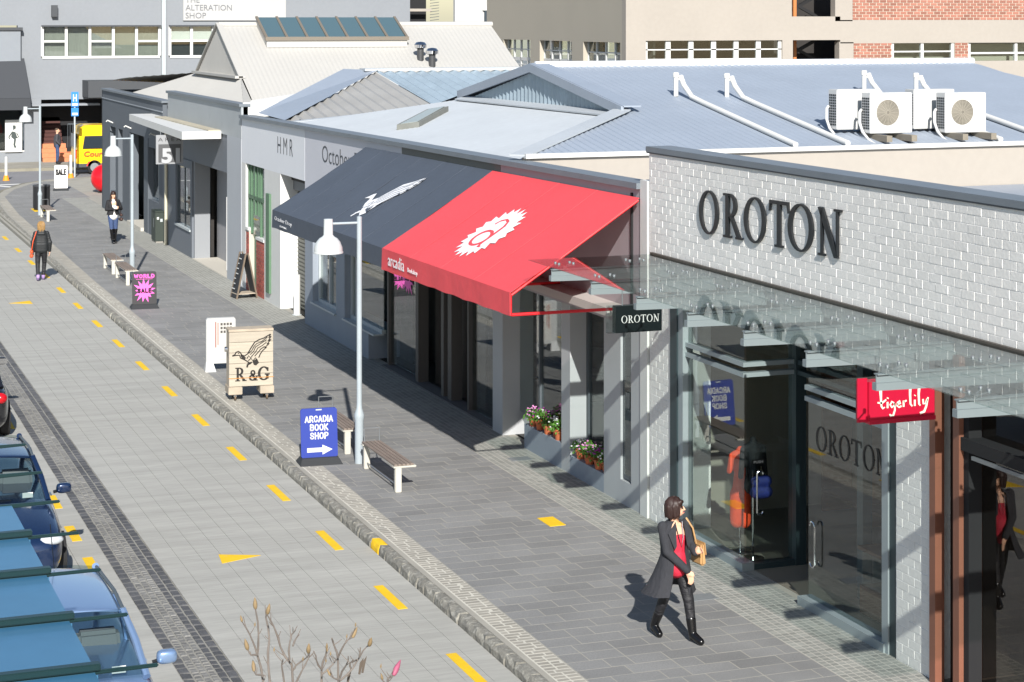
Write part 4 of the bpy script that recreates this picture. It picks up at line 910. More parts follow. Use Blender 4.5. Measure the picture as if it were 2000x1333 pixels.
MB().box(23.35, 23.5, 58.5, 69.5, 3, 5).build('rear_wall', RCREAM, q); MB().add([(23.42, 58.5, cz(58.5)-.02), (23.42, 69.5, cz(58.5)-.02), (23.42, 64, 7.18)], [(0, 1, 2)]).build('rear_gable', RCREAM, q, recalc=False)
sk = thing('ridge_skylight', 'row of seven dark glass panes along the cream roof ridge', 'skylight', 17.5, 63, 7)
s0, s1 = 15.25, 19.95; FRS = M('bronze skylight frame', '#6f675c', .5)
MB().hexa([(s0, 63.95, 7.2), (s1, 63.95, 7.2), (s1, 62.5, 6.5), (s0, 62.5, 6.5)], [(s0, 63.95, 7.45), (s1, 63.95, 7.45), (s1, 62.5, 6.78), (s0, 62.5, 6.78)]).build('curb', RCREAM, sk)
wd = (s1-s0)/7
for i in range(8):
    p = s0+i*wd; MB().hexa([(p-.04, 63.95, 7.44), (p+.04, 63.95, 7.44), (p+.04, 62.5, 6.77), (p-.04, 62.5, 6.77)], [(p-.04, 63.95, 7.50), (p+.04, 63.95, 7.50), (p+.04, 62.5, 6.84), (p-.04, 62.5, 6.84)]).build('glazing_bar', FRS, sk)
MB().box(s0-.05, s1+.05, 62.44, 62.52, 6.72, 6.84).build('sill_bar', FRS, sk)
for i in range(7):
    p, r_ = s0+i*wd+.045, s0+(i+1)*wd-.045
    MB().hexa([(p, 63.9, 7.452), (r_, 63.9, 7.452), (r_, 62.56, 6.81), (p, 62.56, 6.81)], [(p, 63.9, 7.462), (r_, 63.9, 7.462), (r_, 62.56, 6.82), (p, 62.56, 6.82)]).build('pane', M('blue green skylight glass', '#4a6068', .12), sk)
for s, y, lb in ((20.15, 61.7, 'left chrome mushroom vent on the cream roof'), (20.42, 61.3, 'right chrome mushroom vent on the cream roof')):
    t = thing('roof_vent', lb, 'vent', s, y, cz(y), group='vents on the cream roof')
    MB().lathe([(.11, -.1), (.11, .35)], 12).build('flue', M('dark flue', '#3a3b3d', .5), t, street=False, smooth=True); MB().lathe([(.1, .35), (.2, .38), (.21, .48), (.14, .56), (.02, .58)], 14).build('cowl', CHROME, t, street=False, smooth=True)
# ------------------------------------------------------------------ grey building across the far street
q = thing('grey_far_building', 'two storey grey painted building across the far street', 'building', 20, 106)
FG = M('light grey far wall', '#7e8287', .8, var=.03, vs=.5, var2=.03, vs2=6); FGD = M('dark grey canopy', '#3f4246', .7)
def X(nm, mt, *bx): return MB().box(bx[0]-1.47, bx[1]-1.47, *bx[2:]).build(nm, mt, q)      # given as distance east
X('upper_wall', FG, 8, 35.2, 106, 106.5, 7.05, 14); X('mid_wall', FG, 13.0, 35.2, 106, 106.5, 3.2, 5.35); X('pier', FG, 13.9, 15.1, 106, 106.5, 5.35, 7.05); X('pier', FG, 21.3, 21.75, 106, 106.5, 5.35, 7.05); X('pier', FG, 27.6, 35.2, 106, 106.5, 5.35, 7.05)
X('left_wall', M('left grey wall', '#7e8389', .8, var=.03), 8, 14.0, 105.6, 106, 4.4, 6.8); X('left_coping', FGD, 8, 14.1, 105.5, 106, 6.8, 6.95)
for (x0, x1, n, bl) in ((15.15, 21.25, 5, True), (21.8, 27.6, 5, False)):
    w_ = X('window', WHT, x0, x1, 105.95, 106.1, 5.32, 5.45); pw = (x1-x0)/n
    X('hood', FGD, x0-.05, x1+.05, 105.75, 106.0, 6.98, 7.06)
    for i in range(n+1): MB().box(x0-1.47+i*pw-.07, x0-1.47+i*pw+.07, 105.96, 106.1, 5.45, 6.98).build('frame', WHT, w_)
    for i in range(n):
        MB().box(x0-1.47+i*pw+.07, x0-1.47+(i+1)*pw-.07, 106.06, 106.08, 5.45, 6.98).build('pane', GLS, w_)
        if i % 2 == 0 or not bl: MB().box(x0-1.47+i*pw+.07, x0-1.47+(i+1)*pw-.07, 105.97, 106.08, 6.17, 6.27).build('rail', WHT, w_)
    X('curtain', M('grey net curtain', '#8b8980', .9, var=.15, vs=6, stretch=(6, 1, .3)) if bl else M('dark room', '#3a3b3d', .8), x0, x1, 106.3, 106.34, 5.3, 7.05)
    if not bl: X('blind', WHT, x0, x1, 106.16, 106.2, 6.2, 7.0)
X('sign_board', M('white signboard', '#a9a9a8', .7), 22.5, 28.1, 105.9, 106, 7.3, 9.0)
for k, wtx in enumerate(('SHOP', 'ALTERATION', 'THE')): text(q, 'sign_lettering', wtx, front(21.15, 105.895, 7.42+k*.42), .30, M('pale sign ink', '#6f7175', .7), width=(1.1, 2.5, .75)[k], bold=-.005, depth=.02)
X('wall_lamp_box', FGD, 15.6, 15.9, 105.7, 106, 7.5, 8.1); X('canopy', FGD, 17.2, 27, 103.9, 106, 3.35, 4.2); X('canopy_left', M('mid grey canopy', '#85898f', .7), 13.9, 18, 105.2, 106, 2.9, 3.0)
X('downpipe', WSTEEL, 21.35, 21.55, 105.8, 105.98, 3, 14)
X('shop_wall', FG, 14.2, 15.05, 105.7, 106, 0, 3.3); X('entry_back', MATTE, 15.0, 24, 108, 108.2, 0, 3.4); X('entry_wall', FG, 19, 35.2, 106, 106.5, 0, 3.2)
for k in range(4): X('brick_step', M('orange brick step', '#c07a55', .85, var=.1, vs=6), 15.1, 16.9 if k < 2 else 16.4, 105.3+k*.35, 106.8, 0, .22+k*.22)
for k in range(7): X('dark_stair', M('dark red stair', '#4a2a26', .8), 15.1, 16.3, 106.8+k*.2, 108, .8+k*.2, .98+k*.2)
m = MB()
for k in range(14): m.box(15.0+k*.12, 15.02+k*.12, 106.2, 106.22, .7, 1.9)
m.box(15, 16.6, 106.19, 106.23, 1.88, 1.93); m.build('railing', DGREY, q)
aw_ = X('shop_awning', M('charcoal awning', '#33363b', .75), 8, 14.3, 104.6, 105.7, 3.2, 3.25)
MB().hexa([(6, 104.5, 3.3), (12.9, 104.5, 3.3), (12.72, 105.7, 5.3), (6, 105.7, 5.2)], [(6, 104.48, 3.36), (12.9, 104.48, 3.36), (12.72, 105.68, 5.36), (6, 105.68, 5.26)]).build('shop_awning_top', M('charcoal awning', '#33363b', .75), q); X('shop_awning_valance', M('charcoal awning', '#33363b', .75), 8, 14.37, 104.46, 104.52, 2.75, 3.34)
X('shop_sill', FG, 8, 14.2, 105.7, 106, 0, .55); sw = X('shop_window', WHT, 8, 14.2, 105.66, 105.7, .55, .62); MB().box(6, 12.7, 105.72, 105.74, .62, 2.9).build('pane', GLS, sw); X('shop_inner', INT, 8, 14.2, 106.5, 106.6, 0, 3)
po = thing('window_poster', 'tall white poster with dark dancing figure in the far shop window', 'poster', 12.1, 105.64, .55)
MB().box(11.75, 12.6, 105.58, 105.63, .55, 2.2).build('sheet', WHT, po); m = MB(); f_ = front(11.85, 105.57, .72)
m.prism([(.25, .9), (.42, .85), (.5, .6), (.38, .45), (.2, .6)], f_, .003); m.prism([(.28, 1.2), (.42, 1.2), (.44, 1.05), (.3, .95)], f_, .003); m.stroke([(.25, .85), (.08, .6), (.15, .5)], .06, f_); m.stroke([(.4, .5), (.36, .2), (.42, .05)], .1, f_); m.stroke([(.48, .8), (.58, .6), (.45, .55)], .05, f_)
m.build('figure_print', M('poster ink', '#3f4745', .8), po)
X('louvre_room', MATTE, 35.3, 36.4, 106.8, 106.9, 6, 14); m = MB()
for k in range(30): m.hexa([(35.0, 106.2, 6+k*.16), (35.5, 106.2, 6.06+k*.16), (35.5, 106.3, 6.06+k*.16), (35.0, 106.3, 6+k*.16)], [(35.0, 106.2, 6.03+k*.16), (35.5, 106.2, 6.09+k*.16), (35.5, 106.3, 6.09+k*.16), (35.0, 106.3, 6.03+k*.16)])
o = m.build('louvres', DGREY, q); o['kind'] = 'stuff'
X('stripe_rail', BEIGE, 35.2, 36.5, 106.1, 106.3, 7.8, 7.95)
t = thing('white_rear_building', 'plain white rear building with dark doorway behind the cream roof', 'building', 36.8, 104)
MB().box(35.7, 38.2, 104, 104.3, 2, 12).build('wall', M('bright white render', '#b8b8b6', .8), t); MB().box(37.4, 38.3, 103.9, 103.99, 2, 7.85).build('doorway', M('dark blue door', '#2f3a42', .6), t); MB().box(37.3, 38.3, 103.85, 103.99, 7.85, 7.95).build('lintel', WHT, t); MB().box(38.3, 38.6, 103.9, 104.3, 2, 12).build('edge', BEIGE, t)
# ------------------------------------------------------------------ beige building behind the roofs
q = thing('beige_building', 'large beige rendered building with brick panels behind the blue roof', 'building', 33.3, 75)
GB = M('shaded beige render', '#a9a294', .85, var=.03, vs=.5)
x0 = 34.2
def Z(nm, mt, *bx): return MB().box(bx[0]-.93, bx[1]-.93, *bx[2:]).build(nm, mt, q)
GR = GB
# face along the street (left) with three windows
Z('side_wall', GR, x0, x0+.4, 75.4, 92, 6.42, 14); Z('side_wall', GR, x0, x0+.4, 75.4, 92, 2, 5.0)
for y0, y1 in ((75.4, 75.6), (79.6, 80.9), (84.8, 86.0), (89.6, 92)): Z('side_pier', GR, x0, x0+.4, y0, y1, 5.0, 6.42)
for y0, y1 in ((75.6, 79.6), (80.9, 84.8), (86.0, 89.6)):
    w_ = Z('window', WHT, x0+.2, x0+.3, y0, y1, 5.45, 5.6)
    for k in range(5): yy = y0+(y1-y0)*k/4; MB().box(x0-.93+.2, x0-.93+.28, yy-.05, yy+.05, 5.0, 6.42).build('frame', WHT, w_)
    for zz in (5.95, 5.25): MB().box(x0-.93+.21, x0-.93+.27, y0, y1, zz, zz+.05).build('rail', WHT, w_)
    MB().box(x0-.93+.24, x0-.93+.25, y0, y1, 5.0, 6.42).build('pane', GLS, w_); Z('room_wall', M('grey room', '#6d6a64', .8), x0+1.5, x0+1.6, y0, y1, 4.5, 6.6)
# face towards the camera
Z('front_wall', BEIGE, x0, 41.9, 75, 75.4, 6.5, 14); Z('front_wall', BEIGE, x0, 54, 75, 75.4, 2, 5.55); Z('front_wall', BEIGE, 44.25, 60, 75, 75.4, 6.35, 7.35); Z('front_wall', BEIGE, 41.9, 44.25, 75, 75.4, 6.5, 7.5); Z('front_pier', BEIGE, x0, 35.1, 75, 75.4, 5.55, 6.5); Z('front_pier', BEIGE, 41.45, 41.95, 75, 75.4, 5.55, 6.5); Z('front_pier', BEIGE, 44.2, 44.9, 75, 75.4, 5.55, 6.4); Z('front_pier', BEIGE, 44.0, 44.85, 75, 75.4, 7.3, 14)
w_ = Z('window', WHT, 35.1, 41.45, 75.1, 75.2, 5.55, 5.75)
for k in range(7): xx = 35.1-.93+k*6.3/6; MB().box(xx-.1, xx+.12, 75.1, 75.2, 5.75, 6.5).build('frame', WHT, w_)
MB().box(35.1-.93, 41.45-.93, 75.1, 75.19, 6.1, 6.15).build('rail', WHT, w_); MB().box(34.2, 40.5, 75.14, 75.15, 5.75, 6.5).build('pane', GLS, w_); Z('room_wall', M('dark red room', '#4a2a20', .8), 35, 41.5, 77, 77.1, 5, 7)
Z('open_bay_back', INT, 40, 52, 78, 78.1, 2, 14); Z('open_bay_floor', INT, 41.5, 50, 75.4, 78, 5.3, 5.5)
for z0 in (5.6, 7.5):
    MB().tube([(41.2, 76.5, z0), (43.0, 76.5, z0+.9)], .09, n=4).build('brace', M('black truss', '#1c1c1e', .6), q); MB().tube([(41.2, 76.5, z0+.9), (43.0, 76.5, z0)], .09, n=4).build('brace', M('black truss', '#1c1c1e', .6), q); MB().box(41.7, 41.85, 76.2, 76.3, z0-.6, z0+.9).build('timber_post', M('orange timber', '#b5723f', .7), q)
BT = bpy.data.materials.new('red brickwork'); BT.use_nodes = True; n = BT.node_tree.nodes; l = BT.node_tree.links
RBX = cell('orange brick', '#946455', .9, .12, 1, .22)
def brickpanel(sa, sb, z0, z1, y=74.99):
    Z('brick_mortar', M('pale mortar', '#b9ae9f', .9), sa, sb, 75.02, 75.4, z0, z1); m = MB(); z = z0; r = 0
    while z < z1-.02:
        x = sa-.93-(.17 if r % 2 else 0)
        while x < sb-.93:
            p, u = max(x, sa-.93), min(x+.32, sb-.93)
            if u-p > .04: m.box(p+.012, u-.012, 75.0, 75.05, z+.01, min(z+.11, z1))
            x += .34
        z += .125; r += 1
    o = m.build('brick_panel', RBX, q); o['kind'] = 'stuff'
brickpanel(44.85, 60, 7.35, 9.0); brickpanel(44.9, 46.8, 5.5, 6.35); brickpanel(50.0, 50.7, 5.5, 6.35)
w_ = Z('window', WHT, 46.8, 50.0, 75.1, 75.2, 5.5, 5.62)
for xx in (46.85, 48.35, 49.9): MB().box(xx-.98, xx-.85, 75.05, 75.2, 5.62, 6.35).build('frame', WHT, w_)
MB().box(45.9, 49.0, 75.08, 75.2, 5.95, 6.01).build('rail', WHT, w_); MB().box(45.9, 49.0, 75.12, 75.13, 5.6, 6.35).build('pane', GLS, w_); Z('room_wall', M('pale room', '#a8a393', .8), 46.5, 56, 76, 76.1, 4, 6.5)
w_ = Z('window', WHT, 50.7, 56, 75.1, 75.2, 5.25, 5.4)
for xx in (50.75, 53.2, 55.5): MB().box(xx-.98, xx-.85, 75.05, 75.2, 4.2, 6.3).build('frame', WHT, w_)
for zz in (5.85, 4.75): MB().box(49.8, 55, 75.08, 75.2, zz, zz+.08).build('rail', WHT, w_)
MB().box(49.8, 55, 75.12, 75.13, 4.2, 6.3).build('pane', GLS, w_)
# ------------------------------------------------------------------ street lamps
LAMPW = M('white lamp enamel', '#b9bdbd', .35, var=.03, vs=3); POLE = M('pale painted pole', '#99a2a7', .45, var=.06, vs=4)
def lamp(label, s, y, arm=-1):
    t = thing('street_lamp', label, 'street lamp', s, y, 0, group='white street lamps along the kerb')
    MB().lathe([(.075, 0), (.075, .72), (.085, .76), (.085, .82), (.05, .92), (.045, 1.0), (.043, 4.12), (.0, 4.14)], 16).build('pole', POLE, t, street=False, smooth=True)
    MB().tube([(0, 0, 4.02), (-.46, 0, 4.02)], .022, n=10).build('arm', POLE, t, street=False, smooth=True)
    h = MB().lathe([(.0, 4.10), (.075, 4.10), (.078, 3.84), (.10, 3.81), (.15, 3.78), (.20, 3.72), (.235, 3.63), (.24, 3.56), (.25, 3.555), (.25, 3.535), (.235, 3.53), (.23, 3.6), (.19, 3.70), (.12, 3.76), (.0, 3.78)], 28, (-.535, 0)).build('lamp_head', LAMPW, t, street=False, smooth=True)
    MB().ball((-.535, 0, 3.66), .06, .06, .09, 10).build('bulb', M('frosted bulb', '#cfcdc4', .4), h, street=False, smooth=True)
    return t
lamp('near white street lamp with domed head beside the slatted benches', 9.65, 32.29); lamp('middle white street lamp behind the pink and black sale sign', 10.07, 57.2); lamp('farthest white street lamp beside the black litter bin', 9.98, 77.2)
# ------------------------------------------------------------------ benches
SLAT = M('weathered slat timber', '#7d7168', .8, var=.15, vs=5, rand=.08, stretch=(4, .5, 4)); LEGC = M('pale cast leg', '#b5b2a8', .6, var=.06, vs=6)
def bench(label, s, y, L=1.85):
    t = thing('bench', label, 'bench', s, y, 0, group='backless slatted benches on the footpath')
    for i in range(5): MB().box(-.02+i*.066, .034+i*.066, 0, L, .415, .445).build('slat', SLAT, t, street=False, bevel=.004)
    for yy in (.0, L-.09):
        MB().box(0, .10, yy, yy+.09, 0, .40).build('leg', LEGC, t, street=False, bevel=.008); MB().box(-.03, .34, yy-.005, yy+.095, .385, .413).build('leg_bracket', LEGC, t, street=False, bevel=.006)
    MB().tube([(.02, L-.02, .44), (.02, L-.02, .66), (.28, L-.02, .66), (.28, L-.02, .44)], .011, n=6).build('arm_hoop', STEEL, t, street=False, smooth=True)
    MB().tube([(.05, .05, .1), (.05, L-.05, .1)], .012, n=6).build('tie_rod', STEEL, t, street=False)
    return t
bench('nearest slatted bench on the camera side of the near lamp', 9.60, 30.05); bench('slatted bench half hidden behind the blue bookshop sign', 9.60, 33.0)
bench('slatted bench at the foot of the middle street lamp', 9.70, 56.0); bench('slatted bench beyond the middle street lamp', 9.72, 58.6, 1.6); bench('farthest slatted bench beside the black litter bin', 9.9, 74.6)
# ------------------------------------------------------------------ boards and signs on the footpath
def board(name, label, s, y, rz, w_, h_, mt, base=True, lean=.10):
    t = thing(name, label, 'sign', s, y, 0, rz=rz)
    fn = lambda u, v, wv: (-w_/2+u, lean*v/h_*1.0-.02-wv, .10+v)
    MB().prism([(.02, 0), (w_-.02, 0), (w_, .02), (w_, h_-.03), (w_-.03, h_), (.03, h_), (0, h_-.03), (0, .02)], lambda u, v, wv: fn(u, v, wv-.03), .03).build('panel', mt, t, street=False)
    if base: MB().hexa([(-w_/2-.05, -.22, 0), (w_/2+.05, -.22, 0), (w_/2+.05, .26, 0), (-w_/2-.05, .26, 0)], [(-w_/2, -.10, .10), (w_/2, -.10, .10), (w_/2, .15, .10), (-w_/2, .15, .10)]).build('base', M('black rubber base', '#2c2e30', .8), t, street=False)
    return t, fn
BLUE = M('royal blue sign face', '#0f2c86', .6)
t, fn = board('bookshop_sign', 'blue footpath sign with white lettering and arrow beside the kerb', 9.03, 32.55, R(-4), .62, .80, BLUE)
for k, (wd, ww) in enumerate((('ARCADIA', .48), ('BOOK', .31), ('SHOP', .31))): block(t, 'lettering', wd, lambda u, v, wv, k=k, ww=ww: fn(.31-ww/2+u, .57-k*.138+v, wv), .112, WHT, ww, wt=.18, depth=.004, street=False)
m = MB().prism([(.10, .085), (.36, .085), (.36, .04), (.53, .12), (.36, .20), (.36, .155), (.10, .155)], fn, .003); m.build('arrow', WHT, t, street=False)
MB().prism([(.02, -.045), (.60, -.045), (.60, -.005), (.02, -.005)], fn, .01).build('white_foot', WHT, t, street=False); MB().prism([(.26, .765), (.36, .765), (.36, .785), (.26, .785)], fn, .004).build('grip', WSTEEL, t, street=False)
t, fn = board('sale_board', 'black footpath sign with pink lettering and pink starburst', 9.43, 51.55, R(-4), .62, .82, M('black sign board', '#1d1b1e', .5))
block(t, 'lettering', 'WORLD', lambda u, v, wv: fn(.05+u, .66+v, wv), .10, PINK, .52, wt=.26, street=False); MB().prism([(.1, .63), (.52, .63), (.52, .638), (.1, .638)], fn, .003).build('rule', PINK, t, street=False)
m = MB(); star(m, lambda u, v, wv: fn(.31+u, .34+v, wv), 13, .16, .28, .003, 1.0, 5); m.build('starburst', PINK, t, street=False); block(t, 'lettering', 'SALE', lambda u, v, wv: fn(.13+u, .285+v, wv+.004), .12, MATTE, .36, wt=.26, depth=.012, street=False)
t, fn = board('white_sale_board', 'white footpath sign reading SALE near the street corner', 12.2, 87.9, R(-4), .56, .98, M('white sign board', '#dddcd8', .6))
block(t, 'lettering', 'SALE', lambda u, v, wv: fn(.05+u, .56+v, wv), .26, MATTE, .46, wt=.2, depth=.02, street=False); text(t, 'small_lettering', 'TOMMY', lambda u, v, wv: fn(.12+u, .13+v, wv), .05, M('pale grey ink', '#9a9a98', .7), width=.32, street=False, depth=.02)
# timber cart sign
t = thing('timber_cart', 'pale timber crate on castors with a black duck and letters', 'cart', 8.78, 38.45, 0, rz=R(-4))
PLK = M('pale sawn timber', '#a59c8d', .75, var=.10, vs=4, var2=.06, vs2=40, rand=.06, stretch=(.4, 4, 6)); PLG = M('grey weathered timber', '#a79b8a', .85, var=.15, vs=5, rand=.06)
hs = [0, .24, .45, .66, .86, 1.06]
for z0, z1 in zip(hs, hs[1:]): MB().box(0, .86, 0, .03, .27+z0, .27+z1-.006).build('plank', PLK, t, street=False, bevel=.003)
for z0, z1 in zip(hs, hs[1:]): MB().box(0, .86, .34, .37, .27+z0, .27+z1-.006).build('rear_plank', PLG, t, street=False)
for x in (.0, .81): MB().box(x, x+.05, .03, .34, .27, 1.33).build('side_panel', PLG, t, street=False)
MB().box(-.01, .87, -.005, .375, 1.33, 1.38).build('top_board', PLG, t, street=False, bevel=.006)
INK = M('black stencil ink', '#221f1c', .8)
cf = lambda u, v, wv: (u, -.001-wv, .27+v)
m = MB()
for p, wd in DUCK_LINES: m.stroke(p, wd*1.5, lambda u, v, wv: cf(.06+u*.76, .36+v*.64, wv), .002)
for p in DUCK_DARK: m.prism(p, lambda u, v, wv: cf(.06+u*.76, .36+v*.64, wv), .002)
m.build('duck_stencil', INK, t, street=False)
for ch, u0, h in (('R', .11, .26), ('&', .385, .20), ('G', .56, .26)): serif(t, ch, lambda u, v, wv, u0=u0: cf(u0+u, .10+v, wv), h, .002, INK, name='stencil_letter', street=False, bold=.012)
MB().box(-.012, .87, -.006, -.001, .425, .437).build('strap', M('orange strap', '#b77a35', .7), t, street=False)
for x in (-.02, .60):
    MB().box(x, x+.27, -.06, .42, .12, .265).build('foot_block', PLG, t, street=False, bevel=.008)
    for yy in (.0, .34):
        cs = MB().tube([(x+.12, yy, .055), (x+.15, yy, .055)], .055, n=14).build('castor', M('rusty castor', '#6b5a48', .7, .3), t, street=False, smooth=True); MB().box(x+.11, x+.16, yy-.03, yy+.02, .075, .125).build('fork', STEEL, cs, street=False)
MB().tube([(-.03, .05, 1.0), (-.08, .05, 1.0)], .05, n=12).build('padlock', CHROME, t, street=False, smooth=True)
# white advertising board behind the cart
t = thing('advertising_board', 'white rounded advertising board standing behind the timber cart', 'sign', 9.02, 41.8, 0, rz=R(-4))
PLA = M('white moulded plastic', '#acadac', .5)
MB().prism([(.03, 0), (.59, 0), (.62, .04), (.62, .92), (.59, .96), (.03, .96), (0, .92), (0, .04)], lambda u, v, wv: (u, .1-wv, .16+v), .10).build('frame', PLA, t, street=False); MB().hexa([(-.03, -.1, 0), (.2, -.1, 0), (.2, .2, 0), (-.03, .2, 0)], [(.0, 0, .2), (.14, 0, .2), (.14, .1, .2), (.0, .1, .2)]).build('foot', PLA, t, street=False)
MB().hexa([(.45, -.1, 0), (.65, -.1, 0), (.65, .2, 0), (.45, .2, 0)], [(.5, 0, .2), (.62, 0, .2), (.62, .1, .2), (.5, .1, .2)]).build('foot', PLA, t, street=False)
MB().box(.14, .58, -.004, 0, .24, 1.06).build('poster', M('poster paper', '#b5b3ae', .6), t, street=False); m = MB()
for k, (x, z0, z1, wd) in enumerate(((.19, .5, 1.04, .02), (.24, .55, 1.02, .015))): m.box(x, x+wd, -.007, -.004, z0, z1)
m.build('red_stripes', M('poster red', '#8f4a3c', .6), t, street=False); m = MB()
for k in range(12): m.box(.30+(k % 4)*.065, .345+(k % 4)*.065, -.007, -.004, .80+(k//4)*.08, .85+(k//4)*.08)
m.build('pattern_print', M('poster dark', '#4a4744', .6), t, street=False)
# chalkboard A-frame
t = thing('chalkboard', 'narrow black chalkboard A-frame leaning by the red brick plinth', 'sign', 12.25, 52.5, 0, rz=R(-84))
for sg in (-1, 1):
    MB().hexa([(-.24, sg*.28-.012, .02), (.24, sg*.28-.012, .02), (.24, sg*.28+.012, .02), (-.24, sg*.28+.012, .02)], [(-.24, sg*.03-.012, 1.15), (.24, sg*.03-.012, 1.15), (.24, sg*.03+.012, 1.15), (-.24, sg*.03+.012, 1.15)]).build('board', M('slate board', '#26272a', .7), t, street=False)
    for x in (-.26, .22): MB().hexa([(x, sg*.285-.02, 0), (x+.04, sg*.285-.02, 0), (x+.04, sg*.285+.02, 0), (x, sg*.285+.02, 0)], [(x, sg*.03-.02, 1.2), (x+.04, sg*.03-.02, 1.2), (x+.04, sg*.03+.02, 1.2), (x, sg*.03+.02, 1.2)]).build('leg', M('brown easel timber', '#6b5f52', .8), t, street=False)
MB().box(-.24, .24, -.28, .28, .12, .14).build('shelf', PLG, t, street=False)
m = MB()
for k in range(7): m.add([(-.14+.04*(k % 2), -.29+.032*k, .25+.13*k), (.1-.05*(k % 3), -.29+.032*k, .25+.13*k), (.1-.05*(k % 3), -.286+.032*k, .275+.13*k), (-.14+.04*(k % 2), -.286+.032*k, .275+.13*k)], [(0, 1, 2, 3)])
m.build('chalk_marks', WHT, t, street=False, recalc=False)
# bollards by the roller door
for s, y, lb in ((12.86, 50.5, 'left white steel bollard in front of the roller door'), (12.8, 48.95, 'right white steel bollard in front of the roller door')):
    t = thing('bollard', lb, 'bollard', s, y, 0, group='white bollards at the roller door')
    MB().lathe([(.085, 0), (.085, .98), (.075, 1.01), (.0, 1.02)], 18).build('post', WHT, t, street=False, smooth=True); MB().lathe([(.12, 0), (.12, .012), (.085, .02)], 18).build('collar', WSTEEL, t, street=False, smooth=True)
# utility cabinet
t = thing('utility_cabinet', 'dark green utility cabinet with stickers against the grey wall', 'cabinet', 12.36, 66.2, 0)
GC = M('dark green cabinet paint', '#2d3630', .6); MB().box(0, .28, 0, .75, .06, 1.02).build('body', GC, t, street=False, bevel=.01); MB().box(-.01, .29, -.02, .77, 1.02, 1.06).build('lid', GC, t, street=False, bevel=.01); MB().box(.02, .26, .02, .73, 0, .06).build('plinth', M('grey concrete', '#8a8780', .9), t, street=False)
MB().box(.05, .12, -.003, 0, .78, .86).build('sticker', WHT, t, street=False); MB().box(.16, .24, -.003, 0, .70, .80).build('sticker', WSTEEL, t, street=False); MB().box(-.003, 0, .3, .36, .5, .8).build('latch', STEEL, t, street=False)
# litter bin
t = thing('litter_bin', 'black round litter bin behind the farthest bench', 'litter bin', 10.3, 79.3, 0)
m = MB().lathe([(.28, .02), (.31, .1), (.31, .9)], 24); m.build('drum', M('black bin steel', '#26272a', .5), t, street=False, smooth=True)
for k in range(24): a_ = k*math.pi/12; MB().box(-.02, .02, .31, .325, .08, .9).build('stave', M('black bin steel', '#26272a', .5), t, street=False).rotation_euler = (0, 0, a_)
MB().lathe([(.33, .90), (.34, .94), (.32, .98), (.2, .98), (.18, .92)], 24).build('rim', M('bin rim', '#3a3b3e', .4), t, street=False, smooth=True)
# far things
for s, y, lb in ((10.73, 95.7, 'left white and orange flexible post on the far road'), (13.72, 95.8, 'right white and orange flexible post on the far road')):
    t = thing('flexible_post', lb, 'post', s, y, -.12, group='white and orange posts on the far road')
    MB().lathe([(.07, .22), (.065, 1.1), (.0, 1.12)], 12).build('post', WHT, t, street=False, smooth=True); MB().lathe([(.16, 0), (.14, .06), (.09, .24)], 12).build('foot', M('orange rubber', '#e58a1c', .7), t, street=False, smooth=True)
t = thing('parking_sign', 'tall thin post with blue and white parking sign by van', 'sign', 14.0, 96.5, -.12)
MB().tube([(0, 0, 0), (0, 0, 4.0)], .04, n=8).build('post', WSTEEL, t, street=False, smooth=True); SB = M('sign blue', '#2a7bc4', .5)
for k, (z0, z1) in enumerate(((3.35, 4.05), (2.9, 3.3))):
    p_ = MB().box(-.17, .17, -.06, -.04, z0, z1).build('plate', SB, t, street=False); MB().box(-.13, .13, -.064, -.06, z0+.05, z0+.16).build('white_band', WHT, p_, street=False)
    if k == 0: text(p_, 'letter', 'H', lambda u, v, wv: (-.09+u, -.061-wv, 3.6+v), .34, WHT, width=.18, bold=.03, street=False)
t = thing('red_ball', 'large glossy red sphere at the corner of the dark building', 'ball', 13.82, 86.2, 0)
MB().ball((0, 0, .62), .6, .6, .6, 24).build('sphere', M('glossy red', '#cf1420', .2), t, street=False, smooth=90); MB().lathe([(.3, 0), (.3, .03), (.2, .06)], 20).build('base_plate', M('black plate', '#222326', .6), t, street=False)
